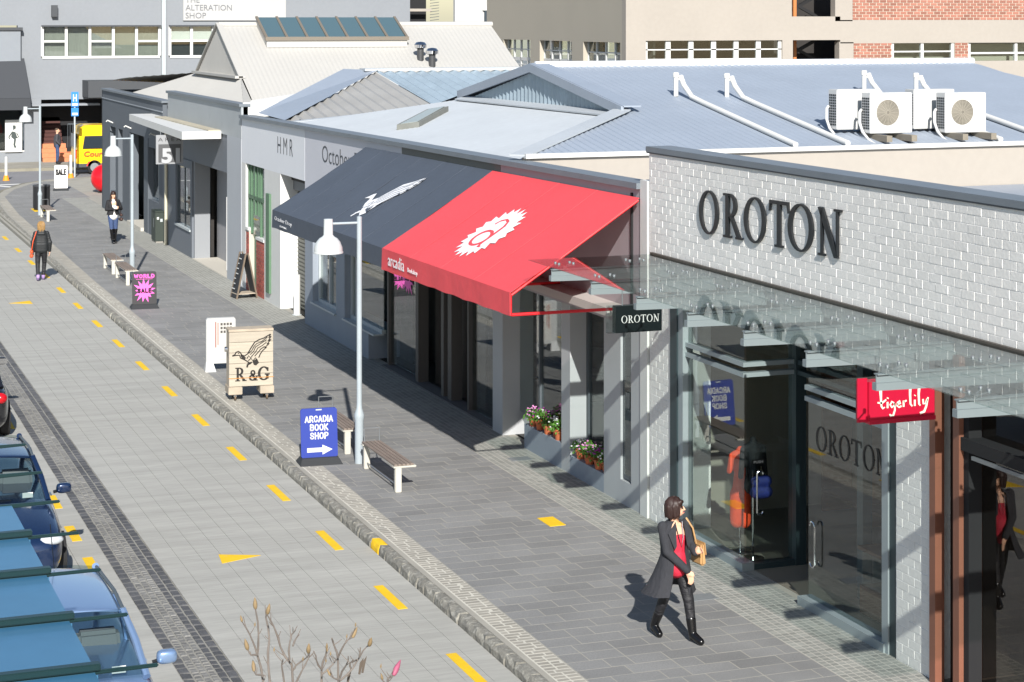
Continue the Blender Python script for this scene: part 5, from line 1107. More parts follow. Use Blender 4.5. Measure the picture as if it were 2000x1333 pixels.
# flower pots on the window ledges
TER = M('terracotta', '#b5623c', .8, var=.1, vs=10); LEAF = M('leaf green', '#4f7a2b', .7, rand=.2, var=.25, vs=20)
FL = [M('pink petals', '#d38abf', .7, var=.2, vs=30), M('white petals', '#e6e0e2', .7), M('purple petals', '#8e2f86', .7, var=.2, vs=30), M('magenta petals', '#a8246a', .7)]
PS = [(12.74, 32.15, .42, 0), (12.74, 31.82, .42, 1), (12.8, 31.95, .42, 2), (12.74, 31.45, .42, 3), (12.8, 31.2, .42, 1), (12.74, 30.95, .42, 1), (12.74, 30.0, .3, 1), (12.8, 29.82, .3, 0), (12.73, 29.6, .3, 0), (12.8, 29.4, .3, 1), (12.73, 29.2, .3, 2), (12.78, 29.02, .3, 1)]
ORD = ('first', 'second', 'third', 'fourth', 'fifth', 'sixth')
for i, (s, y, z, c_) in enumerate(PS):
    rr = random.Random(i+3)
    t = thing('flower_pot', '%s terracotta flower pot from left on the %s window ledge' % (ORD[i % 6], 'farther' if i < 6 else 'nearer'), 'flower pot', s, y, z, group='potted flowers on the window ledges')
    MB().lathe([(.0, .0), (.065, 0), (.085, .12), (.095, .12), (.095, .15), (.085, .15), (.08, .13), (.0, .13)], 16, caps=False).build('pot', TER, t, street=False, smooth=True)
    m = MB(); f = MB()
    for k in range(120):
        an = rr.uniform(0, 6.28); el = rr.uniform(-.25, 1.5); r = rr.uniform(.08, .19); c = Vector((r*math.cos(an)*math.cos(el), r*math.sin(an)*math.cos(el), .15+r*.95*math.sin(el)))
        d = Vector((rr.uniform(-1, 1), rr.uniform(-1, 1), rr.uniform(-.2, 1))).normalized(); u = d.orthogonal().normalized()*rr.uniform(.02, .035); v = d.cross(u)
        m.add([c-u, c+v*.6, c+u, c-v*.6], [(0, 1, 2, 3)])
    m.build('foliage', LEAF, t, street=False, recalc=False)
    for k in range(26 if i % 2 == 0 else 10):
        an = rr.uniform(0, 6.28); el = rr.uniform(.3, 1.5); r = rr.uniform(.13, .19); c = (r*math.cos(an)*math.cos(el), r*math.sin(an)*math.cos(el), .16+r*math.sin(el))
        f.ball(c, .018, .018, .012, 4)
    f.build('blossom', FL[c_], t, street=False)
# ------------------------------------------------------------------ blue awning with green rafters in the near left corner
t = thing('blue_roof_awning', 'blue sheet awning with dark green rafters in the lower left corner', 'awning', 1.2, 12, 4)
BSH = M('blue coated sheet', '#386888', .3, var=.05, vs=1.5, var2=.04, vs2=8, coat=.3); GRF = M('dark teal rafter paint', '#0c2a2c', .35)
YR = [9.75, 10.72, 11.69, 12.7, 13.66, 14.6, 15.58, 16.64]
for y0, y1 in zip([8.8]+YR[:5], YR[:6]): MB().hexa([(-2.5, y0, 3.95), (2.02, y0, 3.95), (2.0, y1, 3.95), (-2.5, y1, 3.95)], [(-2.5, y0, 3.97), (2.02, y0, 3.97), (2.0, y1, 3.99), (-2.5, y1, 3.99)]).build('sheet', BSH, t)
for i, y in enumerate(YR):
    MB().hexa([(-2.5 if i < 5 else 1.4, y-.018, 3.95), (2.34, y-.012, 3.978), (2.34, y+.012, 3.978), (-2.5 if i < 5 else 1.4, y+.018, 3.95)], [(-2.5 if i < 5 else 1.4, y-.018, 3.998), (2.34, y-.012, 3.998), (2.34, y+.012, 3.998), (-2.5 if i < 5 else 1.4, y+.018, 3.998)]).build('rafter', GRF, t, bevel=.006)
    if i < 5: MB().box(-2.5, 2.03, y-.03, y+.03, 4.001, 4.038).build('cover_strip', GRF, t, bevel=.006)
MB().box(-2.5, -2.3, 8.5, 17, 2.2, 4.1).build('wall_plate', GRF, t)
# ------------------------------------------------------------------ people
SKIN = M('skin', '#d9a98c', .55, var=.04, vs=20)
def finger_parts(wr, d, side, curl, r=.0085):
    """palm and five unequal bent fingers; d = pointing direction, side = thumb side, curl = direction the fingers bend"""
    wr = Vector(wr); d = Vector(d).normalized(); side = (Vector(side)-d*Vector(side).dot(d)).normalized(); cu = Vector(curl).normalized(); out = []
    out.append((wr, .024, wr+d*.045, .03)); out.append((wr+d*.03+side*.018, .018, wr+d*.075+side*.022, .016)); out.append((wr+d*.03-side*.018, .018, wr+d*.072-side*.024, .015))
    for i, L in enumerate((.075, .085, .08, .062)):
        b0 = wr+d*.08+side*(.030-.020*i); m1 = b0+d*L*.5+cu*.008; e1 = m1+d*L*.38+cu*L*.42
        out.append((b0, r, m1, r*.95)); out.append((m1, r*.95, e1, r*.8))
    b0 = wr+d*.02+side*.026; m1 = b0+d*.03+side*.024; out.append((b0, r*1.25, m1, r*1.1)); out.append((m1, r*1.1, m1+d*.035+side*.004+cu*.008, r*.9))
    return out
def person(name, label, s, y, rz, h, J, head, vox, mats, hand=None, z=0.0):
    k = h/1.68; t = thing(name, label, 'person', s, y, z, rz=rz)
    S = lambda p: tuple(c*k for c in p)
    def cap(a, ra, b, rb): return (S(a), ra*k, S(b), rb*k)
    def bal(c, r): return (S(c), tuple(q_*k for q_ in r))
    hz = head.get('turn', 0); ht = head.get('tilt', 0); hc = Vector(head.get('c', (0, -.015, 1.575)))
    Rm = Matrix.Rotation(hz, 3, 'Z') @ Matrix.Rotation(ht, 3, 'X')
    H = lambda p: tuple(hc+Rm @ Vector(p))
    legs = []; arms = []
    for sd in 'LR':
        legs += [('t', J['hip'+sd], .083, J['knee'+sd], .056), ('c', J['knee'+sd], .055, J['ank'+sd], .038)]
        arms += [('u', J['sho'+sd], .045, J['elb'+sd], .037), ('f', J['elb'+sd], .036, J['wri'+sd], .025)]
    B = [cap(a, r0, b, r1) for _, a, r0, b, r1 in legs+arms]
    for sd in 'LR': B.append(cap(J['ank'+sd], .04, J['toe'+sd], .03))
    B += [bal((0, .01, .93), (.155, .115, .12)), cap((0, 0, 1.0), .115, (0, 0, 1.2), .118), bal((0, -.01, 1.26), (.15, .105, .13)), cap((-.13, 0, 1.36), .05, (.13, 0, 1.36), .05), cap((0, .005, 1.36), .055, tuple(hc+Vector((0, .02, -.08))), .047)]
    B += [bal(H((0, .012, .02)), (.078, .095, .10)), bal(H((0, -.03, -.045)), (.058, .06, .06)), cap(H((0, -.088, .02)), .008, H((0, -.108, -.018)), .013), bal(H((.077, .005, -.005)), (.012, .02, .03)), bal(H((-.077, .005, -.005)), (.012, .02, .03)), bal(H((0, -.083, -.06)), (.022, .012, .012))]
    for sd in 'LR':
        if hand and sd in hand:
            B += [(S(a), ra*k, S(b), rb*k) for a, ra, b, rb in finger_parts(J['wri'+sd], *hand[sd])]
    body = blob('body', B, mats.get('skin', SKIN), t, vox, 4)
    m = MB()
    for sx in (-1, 1): m.ball(S(H((sx*.03, -.082, .012))), .013*k, .009*k, .008*k, 6)
    m.build('eyes', M('dark eyes', '#2a2019', .3), t, street=False); MB().ball(S(H((0, -.091, -.052))), .024*k, .008*k, .008*k, 6).build('lips', M('lips', '#b0605a', .5), t, street=False)
    tr = mats['trousers']; d = mats.get('leg', .011)
    P_ = [cap(a, r0+d, b, r1+d*(1 if q_ == 't' else mats.get('calf', 1))) for q_, a, r0, b, r1 in legs]+[bal((0, .01, .93), (.155+d, .118+d, .12)), cap((0, 0, .98), .125, (0, 0, 1.03), .12)]
    blob('trousers', P_, tr, t, vox, 3)
    for sd in 'LR':
        P_ = [cap(J['ank'+sd], .05, J['toe'+sd], .042)]
        a, kn = Vector(J['ank'+sd]), Vector(J['knee'+sd]); bh = mats.get('boot', .35); P_ += [cap(tuple(a), .05, tuple(a+(kn-a)*bh), .052+.02*bh)]
        hp = a+(a-Vector(J['toe'+sd])).normalized()*.03; P_ += [cap((a.x, a.y+.02, max(.03, a.z-.05)), .032, (a.x, a.y+.02, a.z), .04)]
        blob('shoe', P_, mats['shoes'], t, vox, 2)
    return t, cap, bal, H, arms, S
def shell(name, t, rings, mt, k=1, n=28, gap=None, th=.014):
    """open-fronted garment: rings (z, rx, ry, cx, cy, half gap in degrees)"""
    V = []
    for off in (0, -th):
        for (z, rx, ry, cx, cy, gp) in rings:
            for i in range(n+1):
                a = R(gp)+(2*math.pi-2*R(gp))*i/n; fold = 1+(.05*math.sin(a*6+1)+.03*math.sin(a*11))*max(0, (1.02-z))*2
                V.append(((cx+(rx+off)*math.sin(a)*fold)*k, (cy-(ry+off)*math.cos(a)*fold)*k, z*k))
    L = len(rings); N = n+1; F = []
    for i in range(L-1):
        for j in range(n): p = i*N+j; F.append((p, p+1, p+N+1, p+N)); q_ = p+L*N; F.append((q_, q_+N, q_+N+1, q_+1))
    for i in range(L-1):
        for j in (0, n): p = i*N+j; F.append((p, p+N, p+N+L*N, p+L*N))
    for i in (0, L-1):
        for j in range(n): p = i*N+j; F.append((p, p+1, p+1+L*N, p+L*N))
    m = MB(); m.add(V, F); return m.build(name, mt, t, street=False, smooth=60)
BLK = M('black trouser cloth', '#1b1b1f', .6, var=.15, vs=20, bump=.9, bs=9, stretch=(1, 1, 3), bdist=.04); BOOT = M('black boot leather', '#0f0f11', .25)
# --- woman walking in the foreground
J = dict(hipL=(.085, 0, .88), kneeL=(.11, -.14, .485), ankL=(.115, -.22, .10), toeL=(.14, -.36, .045), hipR=(-.085, 0, .88), kneeR=(-.10, .08, .48), ankR=(-.125, .26, .115), toeR=(-.13, .13, .045),
         shoL=(.165, .0, 1.365), elbL=(.235, .02, 1.12), wriL=(.19, -.16, 1.05), shoR=(-.165, 0, 1.365), elbR=(-.16, -.09, 1.09), wriR=(.02, -.25, .88))
COAT = M('charcoal wool coat', '#2b2c31', .9, var=.12, vs=20, bump=.8, bs=7, stretch=(1.5, 1.5, .5), bdist=.04)
t, cap, bal, H, arms, S = person('person', 'person in dark coat and red top walking past the glass shopfront', 10.57, 21.77, R(8), 1.68, J, dict(turn=R(52), c=(.01, -.01, 1.575)), .0075, dict(trousers=BLK, shoes=BOOT, boot=.45), hand={'R': ((.35, -.25, -.9), (.6, -.5, .3), (-.2, .3, -.4)), 'L': ((.2, -.5, .3), (0, 0, 1), (-.3, -.1, -.3))})
blob('red_top', [bal((0, 0, 1.24), (.155, .118, .15)), cap((0, 0, 1.0), .128, (0, 0, 1.2), .125), cap((0, -.02, .98), .135, (0, -.03, .88), .14)], M('red blouse', '#b81f38', .75, var=.12, vs=15, bump=.8, bs=8, stretch=(1.5, 1.5, .5), bdist=.04), t, .01, 4)
shell('coat', t, [(1.425, .085, .07, 0, .02, 22), (1.40, .15, .085, 0, .012, 28), (1.36, .205, .105, 0, .0, 30), (1.25, .205, .14, 0, -.005, 32), (1.12, .185, .135, 0, -.005, 30), (1.03, .18, .14, 0, 0, 28), (.93, .20, .17, -.005, .01, 27), (.80, .235, .2, -.02, .02, 26), (.68, .275, .235, -.035, .035, 26), (.57, .33, .285, -.055, .05, 27)], COAT, 1)
blob('sleeves', [cap(a, r0+.022, b, r1+.02) for q_, a, r0, b, r1 in arms]+[cap(J['shoL'], .07, J['shoL'], .0701), cap(J['shoR'], .07, J['shoR'], .0701)], COAT, t, .012, 4)
m = MB()
for sx in (-1, 1): m.hexa([(sx*.06, -.10, 1.42), (sx*.16, -.10, 1.30), (sx*.10, -.155, 1.12), (sx*.075, -.15, 1.16)], [(sx*.055, -.115, 1.43), (sx*.165, -.118, 1.31), (sx*.10, -.168, 1.12), (sx*.072, -.165, 1.16)])
m.build('lapels', COAT, t, street=False)
HB = M('dark brown hair', '#2a1712', .55, var=.3, vs=30, stretch=(6, 6, .6))
blob('hair', [bal(H((0, .018, .05)), (.095, .112, .085)), cap(H((.078, .02, .03)), .035, H((.074, .0, -.085)), .028), cap(H((-.078, .02, .03)), .035, H((-.074, .0, -.085)), .028), cap(H((.05, .075, .02)), .05, H((.05, .06, -.09)), .042), cap(H((-.05, .075, .02)), .05, H((-.05, .06, -.09)), .042), cap(H((0, .09, .02)), .045, H((0, .085, -.09)), .04), cap(H((-.05, -.062, .085)), .028, H((.055, -.072, .065)), .022), cap(H((-.078, -.03, .04)), .026, H((-.076, -.04, -.07)), .018), cap(H((.078, -.02, .04)), .024, H((.078, -.03, -.07)), .018)], HB, t, .009, 3)
hm = MB(); rr = random.Random(11)
for i in range(150):
    an = rr.uniform(-2.35, 2.35); tp = H((.012*math.sin(an), .02, .135)); e1 = (math.sin(an), math.cos(an)); L_ = rr.uniform(-.125, -.09)
    pt = [H((e1[0]*.097*q1+rr.uniform(-.002, .002), .018+e1[1]*.113*q1, z1)) for q1, z1 in ((.15, .137), (.6, .118), (.93, .075), (1.04, .02), (1.03, -.04), (.93+rr.uniform(-.05, .05), L_))]
    hm.tube(pt, [.004, .006, .0065, .0065, .006, .002], n=5)
hm.build('hair_strands', HB, t, street=False, smooth=True)
MB().tube([(-.05, -.09, 1.43), (-.03, -.145, 1.25), (0, -.155, 1.14), (.03, -.145, 1.25), (.05, -.09, 1.43)], .005, n=5).build('necklace', CHROME, t, street=False)
t = thing('shoulder_bag', 'tan leather shoulder bag carried by the person in the dark coat', 'bag', 10.57, 21.77, 0, rz=R(8))
MB().hexa([(.27, -.17, .88), (.35, -.17, .88), (.35, .08, .88), (.27, .08, .88)], [(.285, -.15, 1.14), (.33, -.15, 1.14), (.33, .06, 1.14), (.285, .06, 1.14)]).build('pouch', M('tan leather', '#b08a5c', .5, var=.1, vs=10), t, street=False, smooth=60, bevel=.02); MB().hexa([(.345, -.16, 1.0), (.356, -.16, 1.0), (.356, .07, 1.0), (.345, .07, 1.0)], [(.328, -.155, 1.15), (.340, -.155, 1.15), (.340, .065, 1.15), (.328, .065, 1.15)]).build('flap', M('tan leather', '#b08a5c', .5, var=.1, vs=10), t, street=False, bevel=.004); MB().tube([(.265, -.07, 1.13), (.20, -.09, 1.33), (.15, -.03, 1.44), (.19, .08, 1.36), (.265, .1, 1.13)], .012, n=6).build('strap', M('tan leather', '#c79a62', .5, var=.1, vs=10), t, street=False, smooth=True)
# --- woman looking at a phone
J = dict(hipL=(.085, 0, .88), kneeL=(.075, -.03, .48), ankL=(.055, .03, .10), toeL=(.07, -.10, .04), hipR=(-.085, 0, .88), kneeR=(-.07, -.08, .48), ankR=(-.03, -.06, .10), toeR=(-.03, -.2, .04),
         shoL=(.165, 0, 1.365), elbL=(.26, -.02, 1.12), wriL=(.10, -.22, 1.16), shoR=(-.165, 0, 1.365), elbR=(-.23, -.02, 1.11), wriR=(-.02, -.22, 1.14))
JEAN = M('blue denim', '#34466a', .8, var=.25, vs=8, bump=.6, bs=10, stretch=(1, 1, 3), bdist=.03); JK = M('black jacket cloth', '#1a1a1d', .8)
t, cap, bal, H, arms, S = person('person', 'person in black blazer and jeans looking down on the footpath', 11.05, 66.7, R(6), 1.70, J, dict(turn=R(18), tilt=R(22)), .011, dict(trousers=JEAN, shoes=BOOT, boot=.95), hand={'L': ((-.7, -.3, .2), (0, 0, 1), (0, .3, .2)), 'R': ((.7, -.3, .2), (0, 0, 1), (0, .3, .2))})
k = 1.70/1.68
blob('shirt', [bal((0, 0, 1.25), (.155, .115, .15)), cap((0, 0, .95), .14, (0, 0, 1.2), .125), cap((0, -.03, 1.36), .06, (0, -.01, 1.40), .055), cap((0, 0, .92), .158, (0, 0, .90), .16)], M('white shirt', '#dcdad6', .8), t, .012, 3)
shell('blazer', t, [(1.41, .12, .075, 0, .012, 24), (1.36, .205, .105, 0, .0, 24), (1.25, .21, .145, 0, -.005, 20), (1.12, .185, .14, 0, -.005, 10), (1.03, .19, .15, 0, 0, 6), (.94, .215, .17, 0, .01, 12)], JK, k); blob('sleeves', [cap(a, r0+.02, b, r1+.018) for q_, a, r0, b, r1 in arms], JK, t, .014, 3)
blob('hair', [bal(H((0, .022, .045)), (.09, .105, .086)), cap(H((.07, .02, 0)), .035, (.105, -.02, 1.30), .04), cap(H((-.07, .02, 0)), .035, (-.10, -.02, 1.30), .04), cap(H((0, .08, 0)), .06, (0, .11, 1.28), .07)], M('long dark hair', '#2b1a14', .4, var=.2, vs=30, stretch=(6, 6, .6)), t, .012, 3)
tag(MB().box(-.03, .07, -.30, -.285, 1.16, 1.25).build('phone', M('pale phone case', '#cfd3d6', .4), None, street=False), 'pale phone held by the person in the black blazer', 'phone').location = W(11.05, 66.7, 0)
t = thing('hand_bag', 'dark brown handbag hanging at the hip of the person in jeans', 'bag', 11.05, 66.7, 0, rz=R(6)); blob('pouch', [((.27, -.02, .92), .05, (.27, .12, .92), .05), ((.27, -.03, .78), .06, (.27, .13, .78), .06)], M('brown leather', '#3f2b26', .5), t, .015, 3); MB().tube([(.27, 0, .95), (.22, 0, 1.25), (.17, .02, 1.43), (.2, .1, 1.25), (.27, .1, .95)], .01, n=6).build('strap', M('brown leather', '#3f2b26', .5), t, street=False)
# --- person in puffer jacket seen from behind (faces away: +y)
J = dict(hipL=(-.085, 0, .88), kneeL=(-.10, .02, .48), ankL=(-.09, -.16, .12), toeL=(-.10, -.03, .05), hipR=(.085, 0, .88), kneeR=(.09, .12, .49), ankR=(.06, .12, .09), toeR=(.06, .27, .04),
         shoL=(-.165, 0, 1.365), elbL=(-.24, .0, 1.10), wriL=(-.22, .06, .86), shoR=(.165, 0, 1.365), elbR=(.245, -.01, 1.1), wriR=(.235, .06, .86))
SHO = M('purple trainers', '#9a7fb0', .6)
t, cap, bal, H, arms, S = person('person', 'person in black puffer jacket walking away along the kerb', 7.74, 58.9, R(-6), 1.68, J, dict(turn=math.pi, c=(0, .015, 1.575)), .012, dict(trousers=BLK, shoes=SHO, boot=.12), z=-.12, hand={'R': ((.0, .1, -1), (-.3, 1, 0), (-.3, .2, -.3)), 'L': ((.0, .1, -1), (.3, 1, 0), (.3, .2, -.3))})
PUF = M('black quilted nylon', '#1f2224', .6, var=.1, vs=10); P_ = []
for i in range(7): z = .90+i*.072; P_ += [cap((-.07, 0, z), .14-.006*abs(i-2), (.07, 0, z), .14-.006*abs(i-2))]
for q_, a, r0, b, r1 in arms:
    a = Vector(a); b = Vector(b)
    for i in range(5): c = a+(b-a)*(i/4); P_.append(cap(tuple(c), .066-.003*i, tuple(c+(b-a)*.02), .066-.003*i))
P_ += [cap((-.06, -.05, 1.42), .06, (.06, -.05, 1.42), .06), cap((-.07, -.1, 1.36), .04, (.07, -.1, 1.36), .04)]
blob('puffer_jacket', P_, PUF, t, .011, 1)
m = MB()
for i in range(6): z = .936+i*.072; m.tube([(.205*math.cos(a_*math.pi/10)*(1 if True else 1), .135*math.sin(a_*math.pi/10), z) for a_ in range(21)], .007, n=5, caps=False)
m.build('quilt_seams', M('seam black', '#121315', .6), t, street=False)
blob('hair', [bal(H((0, .022, .045)), (.092, .108, .09)), bal(H((0, .075, -.04)), (.075, .045, .1)), bal(H((.065, .03, -.05)), (.035, .06, .09)), bal(H((-.065, .03, -.05)), (.035, .06, .09))], M('blonde hair', '#a98a5c', .55, var=.35, vs=30, stretch=(6, 6, .6)), t, .011, 3)
hm = MB(); rr = random.Random(5)
for i in range(90):
    an = rr.uniform(-2.0, 2.0); e1 = (math.sin(an), math.cos(an)); L_ = rr.uniform(-.19, -.13)
    hm.tube([H((e1[0]*.099*q1+rr.uniform(-.004, .004), .018+e1[1]*.118*q1, z1)) for q1, z1 in ((.15, .137), (.6, .12), (.93, .078), (1.04, .02), (1.02, -.05), (.95+rr.uniform(-.1, .12), L_))], [.005, .008, .009, .009, .008, .003], n=5)
hm.build('hair_strands', M('blonde hair strands', '#8f7044', .6, var=.35, vs=25), t, street=False, smooth=True)
t = thing('orange_bag', 'orange shoulder bag on the person in the black puffer jacket', 'bag', 7.74, 58.9, -.12, rz=R(-6)); ORB = M('orange leather', '#d9532a', .5)
blob('pouch', [((-.27, -.06, .84), .05, (-.27, .1, .84), .05), ((-.275, -.07, .72), .055, (-.275, .11, .72), .055)], ORB, t, .015, 3); MB().tube([(-.27, -.05, .88), (-.23, -.13, 1.15), (-.14, -.10, 1.42), (-.13, .06, 1.42), (-.24, .1, 1.1), (-.27, .08, .88)], .013, n=6).build('strap', ORB, t, street=False, smooth=True)
# --- man by the steps
J = dict(hipL=(.09, 0, .88), kneeL=(.09, 0, .48), ankL=(.09, .02, .10), toeL=(.09, -.11, .04), hipR=(-.09, 0, .88), kneeR=(-.09, -.05, .48), ankR=(-.09, .0, .10), toeR=(-.09, -.13, .04), shoL=(.185, 0, 1.365), elbL=(.22, .02, 1.10), wriL=(.2, -.12, .95), shoR=(-.185, 0, 1.365), elbR=(-.22, .02, 1.1), wriR=(-.2, -.12, .95))
t, cap, bal, H, arms, S = person('person', 'person in dark jacket and jeans by the steps across the street', 14.12, 103.6, R(80), 1.82, J, dict(turn=0), .02, dict(trousers=JEAN, shoes=BLK, boot=.1), z=.01)
blob('jacket', [bal((0, 0, 1.24), (.2, .15, .18)), cap((0, 0, .9), .17, (0, 0, 1.2), .17), cap((-.15, 0, 1.36), .07, (.15, 0, 1.36), .07)]+[cap(a, r0+.025, b, r1+.025) for q_, a, r0, b, r1 in arms], M('dark grey jacket', '#3b3b40', .8), t, .02, 3); blob('hair', [bal(H((0, .03, .05)), (.085, .1, .075))], M('short brown hair', '#4a3a2c', .6), t, .02, 2)
# ------------------------------------------------------------------ cars
def smoothgrid(m, rows):
    n = len(rows[0]); b = len(m.v)
    for r in rows: m.v += [tuple(p) for p in r]
    for i in range(len(rows)-1):
        for j in range(n-1): m.f.append([b+i*n+j, b+i*n+j+1, b+(i+1)*n+j+1, b+(i+1)*n+j]); m.m.append(0)
def car(name, label, s, y, paint, zs=1.0, rear=1.25, flip=False):
    t = thing(name, label, 'car', s, y, ZR, rz=math.pi if flip else 0, group='cars parked along the left kerb')
    # lower body: sections (y, half width, underside, side bulge z, shoulder z, top z)
    ST = [(-2.12, .50, .30, .42, .52, .56), (-2.08, .66, .22, .45, .60, .65), (-1.95, .76, .20, .48, .68, .73), (-1.6, .82, .20, .5, .74, .83), (-1.0, .845, .18, .5, .80, .93), (-.5, .85, .18, .5, .86, .93), (.4, .855, .18, .5, .89, .93), (1.3, .85, .18, .52, .91, .95), (1.75, .82, .20, .54, .91, .98), (2.02, .74, .25, .55, .88, .95), (2.10, .60, .3, .5, .8, .86)]
    rows = []
    for (yy, w_, z0, z1, z2, z3) in ST:
        half = [(w_*.80, z0), (w_*.97, z0+.08), (w_, z1), (w_*.985, (z1+z2)/2+.03), (w_*.94, z2), (w_*.80, z2+(z3-z2)*.62), (w_*.45, z3-.008), (0, z3)]
        full = half+[(-x, z) for x, z in half[-2::-1]]
        rows.append([(x, yy, z*zs) for x, z in full])
    m = MB(); smoothgrid(m, rows)
    n = len(rows[0]); m.f.append(list(range(n))); m.m.append(0); m.f.append([len(rows)*n-n+i for i in range(n)][::-1]); m.m.append(0)
    me_o = m.build('body', paint, t, street=False, smooth=50)
    sb = me_o.modifiers.new('sub', 'SUBSURF'); sb.levels = 2; sb.render_levels = 2
    zr = 1.40*zs; zb = .93*zs; yf = -.28
    def P(u, v):   # roof grid u across -1..1, v 0..1 front to rear
        yy = yf+(rear-yf)*v; hw = .58-.02*abs(v-.4); return (u*hw, yy+.05*u*u*(1 if v < .5 else -1)*(1 if abs(v-.5) > .45 else 0), zr-.055*u*u-.03*(v-.45)**2*4)
    U = [-1, -.85, -.6, -.3, 0, .3, .6, .85, 1]
    m = MB(); smoothgrid(m, [[P(u, v) for u in U] for v in (0, .06, .25, .5, .75, .94, 1)]); ro = m.build('roof', paint, t, street=False, smooth=60)
    so_ = ro.modifiers.new('sol', 'SOLIDIFY'); so_.thickness = .03; so_.offset = -1; ss = ro.modifiers.new('sub', 'SUBSURF'); ss.levels = 1; ss.render_levels = 1
    def patch(nm, a, b, c, d, bulge, nrm, mt, par, nu=8, nv=5):
        a, b, c, d = map(Vector, (a, b, c, d)); rws = []
        for j in range(nv+1):
            v = j/nv; rws.append([tuple((a+(b-a)*(i/nu))*(1-v)+(d+(c-d)*(i/nu))*v+Vector(nrm)*bulge*(1-(2*i/nu-1)**2)) for i in range(nu+1)])
        m = MB(); smoothgrid(m, rws); return m.build(nm, mt, par, street=False, smooth=60)
    wy = -.98; A0, A1 = (-.66, wy+.02, zb), (.66, wy+.02, zb); R0, R1 = (-.55, yf-.0, zr-.05), (.55, yf, zr-.05)
    ws = patch('windscreen', A0, A1, R1, R0, .10, (0, -1, .35), GLCAR, t)
    ry = rear+.52; patch('rear_window', (-.62, ry, zb+.03), (.62, ry, zb+.03), (.54, rear, zr-.06), (-.54, rear, zr-.06), .08, (0, 1, .3), GLCAR, t)
    for sx in (-1, 1):
        pl = lambda p, q_, r=.035: MB().tube([p, ((p[0]+q_[0])/2+sx*.015, (p[1]+q_[1])/2, (p[2]+q_[2])/2+.015), q_], r, n=8).build('pillar', paint, t, street=False, smooth=True)
        pl((sx*.70, wy+.02, zb-.03), (sx*.575, yf+.03, zr-.065), .04); pl((sx*.72, .35, zb-.03), (sx*.585, .3, zr-.06)); pl((sx*.68, ry, zb), (sx*.56, rear-.02, zr-.06), .04)
        MB().tube([(sx*.575, yf, zr-.05), (sx*.595, .4, zr-.045), (sx*.57, rear, zr-.07)], .02, n=6).build('roof_gutter', DGREY, t, street=False, smooth=True)
        patch('side_window', (sx*.725, wy+.2, zb-.04), (sx*.735, .32, zb-.02), (sx*.60, .28, zr-.07), (sx*.59, yf+.08, zr-.08), .015, (sx, 0, 0), GLCAR, t); patch('side_window', (sx*.735, .4, zb-.02), (sx*.69, ry-.05, zb), (sx*.575, rear-.05, zr-.08), (sx*.60, .34, zr-.07), .015, (sx, 0, 0), GLCAR, t)
        mm = MB().ball((0, 0, 0), 1, 1, 1, 12); pw_ = lambda c_: math.copysign(abs(c_)**.62, c_); mm.v = [(sx*.94+pw_(a_)*.105, -.73+pw_(b_)*.06, 1.0*zs+pw_(c_)*.07) for a_, b_, c_ in mm.v]; mr = mm.build('wing_mirror', paint, t, street=False, smooth=60); MB().tube([(sx*.80, -.70, .95*zs), (sx*.93, -.71, .98*zs)], .025, n=6).build('stalk', BLACK, mr, street=False); MB().box(sx*.97-.08, sx*.97+.08, -.665, -.66, .95*zs, 1.05*zs).build('mirror_glass', CHROME, mr, street=False)
        for wyy in (-1.32, 1.28):
            wh = MB().tube([(sx*.70, wyy, .31), (sx*.865, wyy, .31)], .31, n=28).build('wheel', M('tyre rubber', '#1a1a1b', .85), t, street=False, smooth=30); MB().tube([(sx*.80, wyy, .31), (sx*.872, wyy, .31)], .2, n=24).build('rim', M('alloy rim', '#a9abad', .35, .7), wh, street=False, smooth=30)
        hl = MB().ball((sx*.60, -1.98, .64*zs), .17, .10, .07, 10).build('headlight', M('clear headlamp', '#c9ced2', .1, .3), t, street=False, smooth=60); MB().ball((sx*.64, 2.0, .78*zs), .12, .1, .1, 10).build('tail_light', M('red lens', '#b0121c', .2), t, street=False, smooth=60)
        MB().tube([(sx*.1+.1, wy-.0, zb+.02), (sx*.1-.35, wy-.03, zb+.035)], .012, n=5).build('wiper', BLACK, t, street=False)
        MB().hexa([(sx*.40-.25, -.1, .4), (sx*.40+.25, -.1, .4), (sx*.40+.25, .45, .4), (sx*.40-.25, .45, .4)], [(sx*.40-.22, .2, 1.15), (sx*.40+.22, .2, 1.15), (sx*.40+.22, .4, 1.15), (sx*.40-.22, .4, 1.15)]).build('seat', M('grey seat cloth', '#6d7072', .9), t, street=False, bevel=.04)
        MB().box(sx*.87-.006, sx*.87+.006, .05, .2, .74*zs, .765*zs).build('door_handle', paint, t, street=False)
    MB().box(-.62, .62, wy+.05, -.45, .55, zb-.06).build('dashboard', M('dark dashboard', '#2e3234', .8), t, street=False, bevel=.04); MB().box(-.62, .62, -.45, rear, .2, .5).build('cabin_floor', MATTE, t, street=False)
    MB().box(-.34, .34, -2.14, -2.10, .30, .42).build('grille', MATTE, t, street=False); MB().box(-.18, .18, -2.155, -2.14, .44, .54).build('number_plate', WSTEEL, t, street=False); MB().box(.36, .5, wy+.07, wy+.075, zb+.02, zb+.09).build('permit_sticker', WHT, t, street=False)
    MB().tube([(-.55, .9, zr-.05), (-.60, .7, zr+.32)] if False else [(.1, rear-.1, zr-.02), (.1, rear+.25, zr+.38)], .005, n=5).build('aerial', BLACK, t, street=False)
    return t
car('parked_car', 'dark navy car parked under the green rafters', 3.27, 28.92, M('navy car paint', '#15294a', .25, .35, coat=1.), 1.07)
car('parked_car', 'light blue metallic car parked beside the blue sheet awning', 3.22, 20.98, M('light blue car paint', '#7d97bb', .28, .5, coat=1.), 1.11, 1.5)
car('parked_car', 'dark car with red tail light at the left edge', 3.62, 38.75, M('black car paint', '#1b1c20', .25, .3, coat=1.), flip=True)
